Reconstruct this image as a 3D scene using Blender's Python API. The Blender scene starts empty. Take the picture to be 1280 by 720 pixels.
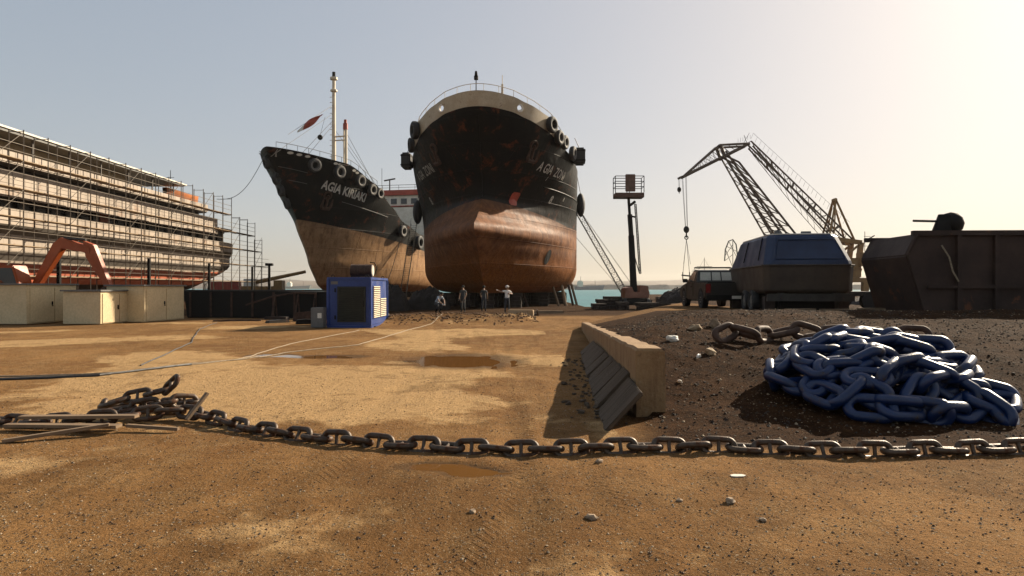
import bpy, bmesh, math, random
from mathutils import Vector, Matrix, Quaternion, noise
R = math.radians
rnd = random.Random(7)
SC = bpy.context.scene
COL = SC.collection

# ------------------------------------------------------------------ materials
def nodes_of(name):
    m = bpy.data.materials.new(name); m.use_nodes = True
    nt = m.node_tree; nt.nodes.clear()
    out = nt.nodes.new('ShaderNodeOutputMaterial')
    b = nt.nodes.new('ShaderNodeBsdfPrincipled')
    nt.links.new(b.outputs[0], out.inputs[0])
    return m, nt, b
class NT:
    def __init__(s, nt): s.nt = nt; s.tc = nt.nodes.new('ShaderNodeTexCoord')
    def link(s, a, b): s.nt.links.new(a, b)
    def n(s, t, **k):
        x = s.nt.nodes.new(t)
        for a, v in k.items(): setattr(x, a, v)
        return x
    def coords(s, kind='Object', scale=(1,1,1), rot=(0,0,0)):
        m = s.n('ShaderNodeMapping'); s.link(s.tc.outputs[kind], m.inputs[0])
        m.inputs['Scale'].default_value = scale; m.inputs['Rotation'].default_value = rot
        return m.outputs[0]
    def noise(s, vec, scale, detail=6, rough=.55, dist=0):
        x = s.n('ShaderNodeTexNoise'); s.link(vec, x.inputs['Vector'])
        x.inputs['Scale'].default_value = scale; x.inputs['Detail'].default_value = detail
        x.inputs['Roughness'].default_value = rough; x.inputs['Distortion'].default_value = dist
        return x.outputs['Fac']
    def ramp(s, fac, lo, hi, a=0., b=1.):
        x = s.n('ShaderNodeMapRange'); s.link(fac, x.inputs[0])
        x.inputs[1].default_value = lo; x.inputs[2].default_value = hi
        x.inputs[3].default_value = a; x.inputs[4].default_value = b; x.clamp = True
        return x.outputs[0]
    def math(s, op, a, b=0.):
        x = s.n('ShaderNodeMath', operation=op)
        for i, v in enumerate((a, b)):
            if isinstance(v, (int, float)): x.inputs[i].default_value = v
            else: s.link(v, x.inputs[i])
        return x.outputs[0]
    def mix(s, fac, a, b, blend='MIX'):
        x = s.n('ShaderNodeMix', data_type='RGBA', blend_type=blend)
        if isinstance(fac, (int, float)): x.inputs[0].default_value = fac
        else: s.link(fac, x.inputs[0])
        for i, v in ((6, a), (7, b)):
            if isinstance(v, tuple): x.inputs[i].default_value = (*v[:3], 1)
            else: s.link(v, x.inputs[i])
        return x.outputs[2]
    def bump(s, h, strength, dist, bsdf, prev=None):
        x = s.n('ShaderNodeBump'); s.link(h, x.inputs['Height'])
        x.inputs['Strength'].default_value = strength; x.inputs['Distance'].default_value = dist
        if prev is not None: s.link(prev, x.inputs['Normal'])
        s.link(x.outputs[0], bsdf.inputs['Normal'])
        return x.outputs[0]

MATS = {}
def mat(name, c1, c2=None, scale=3., rough=.6, metal=0., bump=.15, bdist=.02, rust=0., rustc=(.16,.055,.02), stretch=(1,1,1), spec=.5):
    if name in MATS: return MATS[name]
    m, nt, b = nodes_of(name); t = NT(nt)
    if c2 is None: c2 = tuple(v*.7 for v in c1)
    v = t.coords('Object', stretch)
    n1 = t.noise(v, scale, 6, .6)
    n2 = t.noise(v, scale*9, 4, .6)
    col = t.mix(t.ramp(n1, .35, .65), c1, c2)
    col = t.mix(t.ramp(n2, .4, .7, 0, .35), col, tuple(x*.45 for x in c1))
    rg = t.ramp(n1, .3, .7, max(rough-.12, .03), min(rough+.12, 1))
    if rust > 0:
        n3 = t.noise(v, scale*.8+.6, 8, .68, .3)
        th = .72-.32*rust
        f = t.ramp(n3, th, th+.06)
        rc = t.mix(n2, rustc, tuple(x*.4 for x in rustc))
        col = t.mix(f, col, rc)
        rg = t.math('MAXIMUM', rg, t.math('MULTIPLY', f, .85))
    nt.links.new(col, b.inputs['Base Color']); nt.links.new(rg, b.inputs['Roughness'])
    b.inputs['Metallic'].default_value = metal
    b.inputs['Specular IOR Level'].default_value = spec
    if bump > 0: t.bump(n2, bump, bdist, b)
    MATS[name] = m
    return m

# ------------------------------------------------------------------ mesh builder
class MB:
    def __init__(s): s.v = []; s.f = []; s.m = []; s.mi = 0
    def add(s, vs, fs):
        o = len(s.v); s.v.extend([tuple(p) for p in vs])
        s.f.extend([tuple(i+o for i in f) for f in fs]); s.m.extend([s.mi]*len(fs)); return s
    def box(s, c, d, rz=0., M=None):
        x, y, z = d[0]/2, d[1]/2, d[2]/2
        vs = [Vector((a*x, b*y, e*z)) for a in (-1,1) for b in (-1,1) for e in (-1,1)]
        q = M if M is not None else Matrix.Rotation(rz, 3, 'Z')
        vs = [q @ p + Vector(c) for p in vs]
        return s.add(vs, [(0,1,3,2),(4,6,7,5),(0,4,5,1),(2,3,7,6),(0,2,6,4),(1,5,7,3)])
    def tube(s, a, b, r, n=6, r2=None, cap=True):
        a, b = Vector(a), Vector(b); d = b-a
        if d.length < 1e-6: return s
        r2 = r if r2 is None else r2
        q = d.to_track_quat('Z', 'Y').to_matrix()
        vs = []
        for p, rr in ((a, r), (b, r2)):
            for i in range(n):
                w = 2*math.pi*(i+.5)/n
                vs.append(p + q @ Vector((rr*math.cos(w), rr*math.sin(w), 0)))
        fs = [(i, (i+1) % n, n+(i+1) % n, n+i) for i in range(n)]
        if cap: fs += [tuple(reversed(range(n))), tuple(range(n, 2*n))]
        return s.add(vs, fs)
    def path(s, pts, r, n=6, closed=False, rf=None):
        pts = [Vector(p) for p in pts]; k = len(pts); vs = []; up = None
        for i, p in enumerate(pts):
            a = pts[(i-1) % k] if (closed or i > 0) else p
            b = pts[(i+1) % k] if (closed or i < k-1) else p
            t = (b-a).normalized()
            if up is None:
                up = Vector((0,0,1)) if abs(t.z) < .9 else Vector((1,0,0))
            sd = t.cross(up).normalized(); up = sd.cross(t).normalized()
            rr = r if rf is None else rf(i)
            for j in range(n):
                w = 2*math.pi*j/n
                vs.append(p + sd*rr*math.cos(w) + up*rr*math.sin(w))
        fs = []
        for i in range(k if closed else k-1):
            i2 = (i+1) % k
            for j in range(n):
                fs.append((i*n+j, i*n+(j+1) % n, i2*n+(j+1) % n, i2*n+j))
        if not closed: fs += [tuple(reversed(range(n))), tuple(range((k-1)*n, k*n))]
        return s.add(vs, fs)
    def prism(s, poly, vec, org=(0,0,0), ax=None):
        """poly: 2-D outline mapped with ax=(U,V) from org, extruded along vec"""
        U, V = (Vector((1,0,0)), Vector((0,0,1))) if ax is None else (Vector(ax[0]), Vector(ax[1]))
        o, e = Vector(org), Vector(vec); n = len(poly)
        A = [o + U*p[0] + V*p[1] for p in poly]; B = [p + e for p in A]
        fs = [tuple(range(n)), tuple(reversed(range(n, 2*n)))] + [(i, n+i, n+(i+1) % n, (i+1) % n) for i in range(n)]
        return s.add(A+B, fs)
    def sphere(s, c, r, n=8, sc=(1,1,1)):
        vs = []; fs = []; c = Vector(c); rings = n
        for i in range(rings+1):
            th = math.pi*i/rings
            for j in range(2*n):
                ph = math.pi*j/n
                vs.append(c + Vector((r*sc[0]*math.sin(th)*math.cos(ph), r*sc[1]*math.sin(th)*math.sin(ph), r*sc[2]*math.cos(th))))
        for i in range(rings):
            for j in range(2*n):
                a = i*2*n+j; b = i*2*n+(j+1) % (2*n)
                fs.append((a, a+2*n, b+2*n, b))
        return s.add(vs, fs)
    def torus(s, c, axis, Rr, r, n=20, m=8, flat=1.):
        q = Vector(axis).normalized().to_track_quat('Z', 'Y').to_matrix(); c = Vector(c); vs = []; fs = []
        for i in range(n):
            a = 2*math.pi*i/n
            for j in range(m):
                b = 2*math.pi*j/m
                cb, sb = math.cos(b), math.sin(b)
                cb = math.copysign(abs(cb)**.7, cb); sb = math.copysign(abs(sb)**.7, sb)
                rr = Rr + r*cb
                vs.append(c + q @ Vector((rr*math.cos(a), rr*math.sin(a), flat*r*sb)))
        for i in range(n):
            for j in range(m):
                fs.append((i*m+j, ((i+1) % n)*m+j, ((i+1) % n)*m+(j+1) % m, i*m+(j+1) % m))
        return s.add(vs, fs)
    def lattice(s, a, b, w0, w1, n, rc, rd, up=(0,0,1), tri=False):
        a, b = Vector(a), Vector(b); d = (b-a).normalized()
        sd = d.cross(Vector(up)).normalized(); u = sd.cross(d).normalized()
        cs = [(-1,-1),(1,-1),(1,1),(-1,1)] if not tri else [(-1,-1),(1,-1),(0,1)]
        def P(i, k):
            t = i/n; w = (w0+(w1-w0)*t)/2; c = cs[k % len(cs)]
            return a.lerp(b, t) + sd*c[0]*w + u*c[1]*w
        for k in range(len(cs)):
            s.tube(P(0,k), P(n,k), rc, 5)
            for i in range(n):
                s.tube(P(i, k), P(i+1, k+1), rd, 4, cap=False) if (i+k) % 2 else s.tube(P(i, k+1), P(i+1, k), rd, 4, cap=False)
                s.tube(P(i, k), P(i, k+1), rd, 4, cap=False)
        return s
    def build(s, name, mats, parent=None, loc=None, smooth=False, bevel=0., rz=0.):
        me = bpy.data.meshes.new(name); me.from_pydata(s.v, [], s.f)
        if not isinstance(mats, (list, tuple)): mats = [mats]
        for m in mats: me.materials.append(m)
        if len(mats) > 1: me.polygons.foreach_set('material_index', s.m)
        me.validate(); me.update()
        bm = bmesh.new(); bm.from_mesh(me); bmesh.ops.recalc_face_normals(bm, faces=bm.faces)
        if bevel > 0:
            es = [e for e in bm.edges if len(e.link_faces) == 2 and e.calc_face_angle(0) > .5]
            bmesh.ops.bevel(bm, geom=es, offset=bevel, segments=2, affect='EDGES', clamp_overlap=True)
        bm.to_mesh(me); bm.free()
        if smooth:
            me.polygons.foreach_set('use_smooth', [True]*len(me.polygons))
            try: me.set_sharp_from_angle(angle=R(40))
            except Exception: pass
        o = bpy.data.objects.new(name, me); COL.objects.link(o)
        if parent is not None: o.parent = parent
        if loc is not None: o.location = loc
        if rz: o.rotation_euler.z = rz
        return o

def tag(o, label=None, cat=None, group=None, kind=None):
    if label: o['label'] = label
    if cat: o['category'] = cat
    if group: o['group'] = group
    if kind: o['kind'] = kind
    return o
def thing(name, label, cat, loc=(0,0,0), rz=0., group=None):
    o = bpy.data.objects.new(name, None); COL.objects.link(o)
    o.location = loc; o.rotation_euler.z = rz; o.empty_display_size = .3
    return tag(o, label, cat, group)
def copy_tree(o, parent=None):
    c = o.copy(); COL.objects.link(c); c.parent = parent
    for ch in [x for x in bpy.data.objects if x.parent == o]: copy_tree(ch, c)
    return c

# ------------------------------------------------------------------ ground form
def sm(a, b, x):
    t = min(max((x-a)/(b-a), 0), 1); return t*t*(3-2*t)
def lerp_pts(x, pts):
    if x <= pts[0][0]: return pts[0][1]
    for (a, b), (c, d) in zip(pts, pts[1:]):
        if x <= c: return b+(d-b)*(x-a)/(c-a)
    return pts[-1][1]
def wall_x(y): return 1.53+(y-8.1)*.0663          # left face of the concrete retaining wall
def wall_top(y): return .86-.0335*(y-8.1)
MOUND = [(0,0),(6.6,0),(7.6,.03),(8.6,.12),(9.6,.38),(10.6,.6),(12,.8),(14,1.02),(15.3,1.07),(17,1.0),(20,.87),(26,.84),(60,.84),(90,.6),(170,.4)]
PUDDLES = [(-1.1,14.5,.98,1.05,.075),(-.70,5.92,.27,.11,.05),(-.32,5.72,.22,.13,.05),(-5.7,15.6,.5,.35,.05),(-4.3,15.4,.7,.3,.05)]
def nz(x, y, s, seed=0.): return noise.noise(Vector((x*s, y*s, seed)))
def mound_mask(x, y):
    wx = wall_x(min(y, 25))+.17
    if y < 25: m = sm(-.02, .02, x-wx)
    else: m = sm(-1.5,1.5,x-wx-.38*(y-25))
    if y < 8.1:       # in front of the wall end the toe of the slope spreads out
        m = sm(-.5+.3*nz(x,y,.8), .5, x-1.9)
    return m
def G(x, y):
    z = .018*nz(x,y,.5) + .012*nz(x,y,2.1,3.) + .03*nz(x,y,.12,9.)*sm(8,20,y)
    d = math.hypot(x, y)
    if d < 14: z += .006*nz(x,y,7.,5.) + .004*nz(x,y,16.,7.)
    # wheel ruts sweeping towards the ships
    if 3 < y < 34 and x < 3:
        for k, off in enumerate((-2.6,-.9,.25,.75)):
            cx = off + .10*(y-10)*(k-1.2)*.35 + .9*math.sin(y*.11+k)
            z -= .012*math.exp(-((x-cx)/.14)**2)*(.4+.8*abs(nz(x,y,.4,20+k)))
            z += .006*(math.exp(-((x-cx-.24)/.1)**2)+math.exp(-((x-cx+.24)/.1)**2))
    # berm of loose earth in front of the big hull
    w = math.exp(-((y-31.5-.25*(x+3))/1.5)**2)*sm(-6.9,-5.4,x)*(1-sm(.2,1.8,x))
    z += w*(.34+.16*nz(x,y,.9,4.)+.07*nz(x,y,3.,6.))
    for px_, py_, rx, ry, dp in PUDDLES:
        q = ((x-px_)/rx)**2+((y-py_)/ry)**2
        if q < 6: z -= dp*math.exp(-q*1.1)*(1+.9*nz(x,y,1.4,77))
    # raised dark gravel mound and plateau on the right
    h = lerp_pts(y, MOUND)
    if h > 0 and x > -2:
        wx = wall_x(min(y, 25)); wt = max(wall_top(min(y, 25)), .25)
        lim = wt+.01+.22*(x-wx-.3)
        if y > 25: lim = wt*sm(-2.4,0,x-wx-.38*(y-25))+.2*max(x-wx-.38*(y-25),0)
        g = min(h, max(lim, 0))*mound_mask(x, y)
        # soft knee
        bumpy = (.045*nz(x,y,.9,1.)+.03*nz(x,y,2.6,2.)+.014*nz(x,y,8.,8.))*sm(.03,.5,g)*(1-.6*sm(16,22,y))
        z = z*(1-sm(0,.3,g)) + g + bumpy*mound_mask(x, y)
    return z + drop(x, y)
def edge_y(x):
    if x < 6.3: return 150.
    if x < 9.7: return 56.
    return min(56+6*(x-9.7), 165.)
def drop(x, y):
    return -4.5*sm(0, .6, y-edge_y(x)) if y > edge_y(x) else 0.

def graded(segs, start):
    out = [start]
    for end, step in segs:
        n = max(1, round((end-out[-1])/step)); a = out[-1]
        out += [a+(end-a)*(i+1)/n for i in range(n)]
    return out
def build_ground():
    xs = graded([(-800,400),(-300,100),(-100,25),(-40,6),(-16,1.2),(-7,.3),(-4.5,.12),(6.3,.065),(6.32,.02),(14.6,.16),(28,.5),(60,5),(120,20),(400,70),(1500,550)], -1500)
    # exact columns at the wall line are not needed: the wall hides its own foot
    ys = graded([(-20,8),(0,2),(2.6,.4),(12,.065),(17,.11),(26,.25),(36,.3),(56,1.2),(56.6,.12),(100,4),(150,10),(150.6,.3),(165,4),(165.6,.3),(400,60),(3000,650)], -60)
    nx, ny = len(xs), len(ys)
    vs = []; zone = []
    for y in ys:
        for x in xs:
            vs.append((x, y, G(x, y)))
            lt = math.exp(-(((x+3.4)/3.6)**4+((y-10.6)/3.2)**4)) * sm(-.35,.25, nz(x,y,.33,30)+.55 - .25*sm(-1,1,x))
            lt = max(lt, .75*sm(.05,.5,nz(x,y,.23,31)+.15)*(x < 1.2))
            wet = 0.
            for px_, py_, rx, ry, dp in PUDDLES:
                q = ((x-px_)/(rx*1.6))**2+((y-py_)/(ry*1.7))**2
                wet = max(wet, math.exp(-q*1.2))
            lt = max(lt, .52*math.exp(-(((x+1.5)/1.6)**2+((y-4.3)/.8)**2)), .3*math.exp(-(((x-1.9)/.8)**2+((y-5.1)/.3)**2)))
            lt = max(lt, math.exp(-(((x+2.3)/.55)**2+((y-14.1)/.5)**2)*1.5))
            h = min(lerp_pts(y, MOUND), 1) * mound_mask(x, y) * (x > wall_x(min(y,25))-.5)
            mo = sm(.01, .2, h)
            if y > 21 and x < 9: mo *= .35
            mo = max(mo, sm(6.35+.25*nz(x,y,.9,35), 6.75+.25*nz(x,y,.9,35), y)*sm(.9+.5*nz(x,y,.7,36), 1.8+.5*nz(x,y,.7,36), x)*(y < 9)*(x > wall_x(8.1)-.1 or y < 8.1))  # dark mound dirt also painted over the shadow before wall and chain heap
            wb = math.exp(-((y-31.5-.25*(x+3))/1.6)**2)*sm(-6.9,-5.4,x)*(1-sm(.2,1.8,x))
            dirt_shade = max(mo, .95*sm(35.5,39,y), .5*wb)  # mound and bank dirt, plus shade painted on the ground around the ships
            zone.append((lt, wet, dirt_shade, 1-sm(5.6+.5*nz(x,y,.7,33),6.6+.5*nz(x,y,.7,33),y)))
    fs = [(j*nx+i, j*nx+i+1, (j+1)*nx+i+1, (j+1)*nx+i) for j in range(ny-1) for i in range(nx-1)]
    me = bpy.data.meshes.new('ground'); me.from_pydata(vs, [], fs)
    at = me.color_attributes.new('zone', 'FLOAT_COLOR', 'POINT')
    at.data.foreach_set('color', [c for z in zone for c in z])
    me.polygons.foreach_set('use_smooth', [True]*len(me.polygons))
    # material
    m, nt, b = nodes_of('earth'); t = NT(nt)
    v = t.coords('Object')
    a = t.n('ShaderNodeAttribute', attribute_name='zone'); sp = t.n('ShaderNodeSeparateColor'); t.link(a.outputs['Color'], sp.inputs[0])
    n0 = t.noise(v, .35, 8, .62, .4); n1 = t.noise(v, 1.7, 8, .6, .3); n2 = t.noise(v, 9, 8, .7); n3 = t.noise(v, 46, 5, .75)
    st = t.noise(t.coords('Object', (1.7,.3,1), (0,0,R(63))), 1.3, 8, .62, .6)
    sand = t.mix(t.ramp(n0,.36,.64), (.29,.150,.054), (.165,.076,.025))
    sand = t.mix(t.ramp(st,.5,.68,0,.6), sand, (0.136,0.067,0.023))
    sand = t.mix(t.ramp(n1,.45,.75,0,.55), sand, (0.340,0.204,0.085))
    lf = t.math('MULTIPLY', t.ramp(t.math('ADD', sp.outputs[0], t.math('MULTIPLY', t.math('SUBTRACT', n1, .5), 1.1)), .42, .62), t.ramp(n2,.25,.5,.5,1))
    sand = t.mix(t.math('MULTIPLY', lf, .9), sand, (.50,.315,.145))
    sand = t.mix(t.ramp(n2,.52,.72,0,.5), sand, (0.116,0.058,0.022))
    sand = t.mix(t.ramp(n3,.60,.72,0,.65), sand, (0.068,0.039,0.019))
    sand = t.mix(t.ramp(n3,.36,.27,0,.5), sand, (0.476,0.354,0.211))
    n5 = t.noise(v, 120, 3, .8); n4 = t.noise(v, .9, 9, .72, 1.2)
    sand = t.mix(t.ramp(n5,.56,.64,0,.75), sand, (.075,.046,.024))
    sand = t.mix(t.ramp(n5,.42,.34,0,.65), sand, (.47,.36,.23))
    sand = t.mix(t.ramp(n4,.53,.58,0,.42), sand, (.13,.07,.028))
    # tyre tracks with tread bars
    sx2 = t.n('ShaderNodeSeparateXYZ'); t.link(v, sx2.inputs[0])
    trk = None
    for (c0, k0) in ((-2.9,.16),(-1.25,.16),(.9,-.10),(2.5,-.10)):
        wob = t.math('MULTIPLY', t.math('SINE', t.math('MULTIPLY', sx2.outputs[1], .33)), .35)
        dd = t.math('ABSOLUTE', t.math('SUBTRACT', t.math('SUBTRACT', sx2.outputs[0], c0), t.math('ADD', wob, t.math('MULTIPLY', sx2.outputs[1], k0))))
        bar = t.ramp(t.math('SINE', t.math('ADD', t.math('MULTIPLY', sx2.outputs[1], 62), t.math('MULTIPLY', dd, 70))), -.2, .3)
        f_ = t.math('MULTIPLY', t.math('MULTIPLY', t.ramp(dd, .15, .12), bar), t.ramp(n0, .46, .56))
        trk = f_ if trk is None else t.math('MAXIMUM', trk, f_)
    sand = t.mix(t.math('MULTIPLY', trk, .2), sand, (.13,.07,.03))
    # gravel stones seen as cells
    vo = t.n('ShaderNodeTexVoronoi'); vo.inputs['Scale'].default_value = 34; t.link(v, vo.inputs['Vector'])
    sx = t.n('ShaderNodeSeparateColor'); t.link(vo.outputs['Color'], sx.inputs[0])
    stone = t.math('MULTIPLY', t.ramp(sx.outputs[0], .86,.9), t.ramp(vo.outputs['Distance'], .42,.3))
    sand = t.mix(t.math('MULTIPLY', stone, .7), sand, t.mix(sx.outputs[1], (0.088,0.061,0.041), (0.422,0.340,0.245)))
    sand = t.mix(t.math('MULTIPLY', t.math('MULTIPLY', a.outputs['Alpha'], t.ramp(n0,.40,.60,.08,.5)), t.math('SUBTRACT', 1., t.math('MULTIPLY', lf, .8))), sand, (.085,.042,.015))
    vo2 = t.n('ShaderNodeTexVoronoi'); vo2.inputs['Scale'].default_value = 85; t.link(v, vo2.inputs['Vector'])
    sy = t.n('ShaderNodeSeparateColor'); t.link(vo2.outputs['Color'], sy.inputs[0])
    s2 = t.math('MULTIPLY', t.ramp(sy.outputs[0], .72,.76), t.ramp(vo2.outputs['Distance'], .5,.35))
    sand = t.mix(t.math('MULTIPLY', s2, t.ramp(n1,.35,.6,.25,.95)), sand, t.mix(t.ramp(sy.outputs[1],.35,.65), (.055,.034,.018), (.42,.31,.19)))
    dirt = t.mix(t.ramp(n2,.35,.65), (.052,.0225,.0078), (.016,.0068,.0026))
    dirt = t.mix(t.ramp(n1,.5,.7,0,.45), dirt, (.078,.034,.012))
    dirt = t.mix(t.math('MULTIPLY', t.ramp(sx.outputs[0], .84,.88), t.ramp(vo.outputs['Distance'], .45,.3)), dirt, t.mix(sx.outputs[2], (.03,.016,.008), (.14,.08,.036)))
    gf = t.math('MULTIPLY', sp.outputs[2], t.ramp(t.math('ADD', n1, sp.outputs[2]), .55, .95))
    col = t.mix(gf, sand, dirt)  # mound dirt colour, which also paints the shaded ground
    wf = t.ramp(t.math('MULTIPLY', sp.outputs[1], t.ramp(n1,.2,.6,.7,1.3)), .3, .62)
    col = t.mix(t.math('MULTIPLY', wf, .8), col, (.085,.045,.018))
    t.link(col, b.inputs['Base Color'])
    t.link(t.ramp(wf, 0, 1, .95, .6), b.inputs['Roughness']); b.inputs['Specular IOR Level'].default_value = .04
    hh = t.math('ADD', t.math('MULTIPLY', n2, 1.2), t.math('MULTIPLY', n3, .55))
    hh = t.math('ADD', hh, t.math('MULTIPLY', st, 1.2))
    hh = t.math('ADD', hh, t.math('MULTIPLY', stone, .5))
    hh = t.math('SUBTRACT', t.math('ADD', hh, t.math('MULTIPLY', s2, .5)), t.math('MULTIPLY', trk, .3))
    t.bump(hh, 1., .04, b)
    me.materials.append(m)
    o = bpy.data.objects.new('ground', me); COL.objects.link(o)
    tag(o, 'ochre dirt shipyard ground with wheel ruts', 'ground', kind='structure')
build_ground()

# ------------------------------------------------------------------ water, puddles, hills
def build_water():
    m, nt, b = nodes_of('sea_water'); t = NT(nt); v = t.coords('Object', (1,.5,1))
    n = t.noise(v, .8, 6, .6); n2 = t.noise(v, .07, 5, .6)
    c = t.mix(t.ramp(n2,.3,.7), (.025,.17,.175), (.018,.115,.13)); t.link(c, b.inputs['Base Color'])
    b.inputs['Roughness'].default_value = .35; b.inputs['Specular IOR Level'].default_value = .25
    t.bump(n, .9, .5, b)
    mb = MB(); xs = graded([(-200,950),(400,40),(9000,2150)], -9000); ys = graded([(300,10),(3000,270),(12000,3000)], 50)
    nx = len(xs)
    mb.add([(x,y,-1.25) for y in ys for x in xs], [(j*nx+i,j*nx+i+1,(j+1)*nx+i+1,(j+1)*nx+i) for j in range(len(ys)-1) for i in range(nx-1)])
    tag(mb.build('sea', m), 'calm teal harbour water', 'water', kind='structure')
    m, nt, b = nodes_of('muddy_water'); t = NT(nt)
    t.link(t.mix(t.noise(t.coords(), 3), (.16,.075,.022), (.12,.055,.017)), b.inputs['Base Color'])
    b.inputs['Roughness'].default_value = .06; b.inputs['Specular IOR Level'].default_value = .5
    lab = ['large ochre muddy puddle in the middle of the yard','small muddy puddle just in front of the chain, left one of the pair','small muddy puddle in front of the chain, right one of the pair','shallow wet patch at the hose, nearer the sheds','thin wet patch between the hose and the large puddle']
    for (x,y,rx,ry,dp), l in zip(PUDDLES, lab):
        mb = MB(); n = 28
        mb.add([(x,y,0)]+[(x+rx*1.5*math.cos(6.2832*i/n), y+ry*1.5*math.sin(6.2832*i/n), 0) for i in range(n)], [(0,i+1,(i+1)%n+1) for i in range(n)])
        zs = sorted(G(x+rx*1.2*math.cos(a*.5), y+ry*1.2*math.sin(a*.5)) for a in range(13))
        zc = G(x,y)
        tag(mb.build('puddle', m, loc=(0,0,zc+(zs[3]-zc)*1.0)), l, 'puddle', kind='structure')
build_water()
def build_hills():
    m = mat('far_rock', (.15,.105,.07), (.08,.062,.042), .006, .9, bump=0)
    mb = MB(); xs = [-7000+i*60 for i in range(240)]; rows = [(2300,0),(2330,.35),(2420,.7),(2600,1.),(3000,.9),(3600,.2)]
    vs = []
    for (y, k) in rows:
        for x in xs:
            hgt = 33+6*nz(x,0,.0011,2)+5*nz(x,y,.006,4)+24*sm(700,1700,x)+10*sm(-300,-2200,x)
            vs.append((x, y+40*nz(x,y,.004), -2+k*(hgt+7*nz(x,y,.02,5)*(k > .2))))
    nx = len(xs)
    mb.add(vs, [(j*nx+i,j*nx+i+1,(j+1)*nx+i+1,(j+1)*nx+i) for j in range(len(rows)-1) for i in range(nx-1)])
    tag(mb.build('hills', m, smooth=True), 'low brown headland across the water', 'hills', kind='structure')
    # stone breakwater in front of the headland
    m2 = mat('breakwater_stone', (0.288,0.232,0.176), (0.16,0.128,0.096), .05, .9, bump=0)
    mb = MB(); vs = []; xs = [60+i*9 for i in range(150)]
    prof = [(-14,-2),(-7,3),(-2,7),(3,7),(14,-2)]
    for x in xs:
        for a,b in prof: vs.append((x+rnd.uniform(-3,3), 1150+a+rnd.uniform(-1,1), b+rnd.uniform(-.9,.9)*(b>0)))
    n=len(prof)
    mb.add(vs,[(i*n+j,i*n+j+1,(i+1)*n+j+1,(i+1)*n+j) for i in range(len(xs)-1) for j in range(n-1)])
    tag(mb.build('breakwater', m2), 'long pale stone breakwater below the headland', 'breakwater')
build_hills()

# ------------------------------------------------------------------ common materials
M = dict(
 steel = mat('dark_steel', (0.042,0.036,0.03), (0.021,0.018,0.0156), 4, .5, .3, rust=.35),
 rusty = mat('rusty_iron', (0.078,0.036,0.018), (0.036,0.018,0.0108), 6, .75, .2, bump=.35),
 chain = mat('chain_iron', (.105,.07,.044), (.05,.032,.02), 9, .5, .4, bump=.45, bdist=.006, rust=.6, rustc=(.11,.045,.018)),
 bchain = mat('blue_paint', (.0028,.019,.082), (.0024,.013,.05), 3, .42, 0, bump=.45, bdist=.008, rust=.42, rustc=(.06,.036,.02)),
 brchain = mat('brown_iron', (0.09,0.042,0.021), (0.048,0.024,0.0132), 6, .7, .2, bump=.35, bdist=.006),
 rubber = mat('tyre_rubber', (0.018,0.0168,0.0156), (0.03,0.0276,0.0252), 4, .75, bump=.3),
 rubberpale = mat('weathered_rubber', (0.256,0.232,0.2), (0.16,0.144,0.124), 4, .7, bump=.3),
 white = mat('white_paint', (.75,.7,.6), (.6,.55,.45), 2, .5, rust=.12),
 mast = mat('mast_paint', (.72,.6,.42), (.6,.48,.33), 2, .5, rust=.12),
 wood = mat('weathered_wood', (0.255,0.165,0.09), (0.15,0.0975,0.05625), 3, .8, stretch=(1,8,8), bump=.3),
 darkwood = mat('tarred_timber', (0.042,0.024,0.0144), (0.021,0.012,0.0078), 3, .85, bump=.4, bdist=.05),
 conc = mat('concrete', (0.375,0.27,0.1575), (0.27,0.18,0.0975), 1.6, .85, bump=.4, bdist=.02, rust=.18, rustc=(.30,.15,.06)),
 cream = mat('cream_paint', (0.624,0.496,0.288), (0.544,0.424,0.24), 1.2, .55, rust=.06, bump=.05),
 glass = mat('dark_glass', (.02,.025,.03), (.03,.035,.04), 2, .1, 0, bump=0),
 black = mat('black_iron', (.009,.008,.007), (.014,.012,.01), 3, .8, bump=.2, spec=.2),
 rope = mat('rope', (0.315,0.252,0.168), (0.21,0.154,0.098), 20, .9, bump=.3, bdist=.01),
 wire = mat('wire_rope', (.06,.055,.05), (.04,.035,.03), 8, .6, bump=0),
 yellow = mat('crane_yellow', (0.294,0.154,0.035), (0.21,0.105,0.0245), .8, .6, rust=.3, bump=.1),
 brownsteel = mat('crane_brown', (0.091,0.0525,0.028), (0.056,0.0315,0.0175), .8, .6, rust=.3, bump=.1),
 orange = mat('orange_paint', (0.39,0.078,0.012), (0.3,0.054,0.009), 1.2, .5, rust=.15, bump=.1),
 blue = mat('container_blue', (0.0125,0.045,0.21), (0.01,0.0325,0.16), 1.5, .45, rust=.08, bump=.08),
 red = mat('red_paint', (.42,.06,.03), (.3,.045,.02), 1.2, .55, rust=.15, bump=.1),
 grey = mat('grey_paint', (0.15,0.144,0.132), (0.108,0.102,0.093), 1.5, .6, rust=.15, bump=.1),
)

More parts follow.
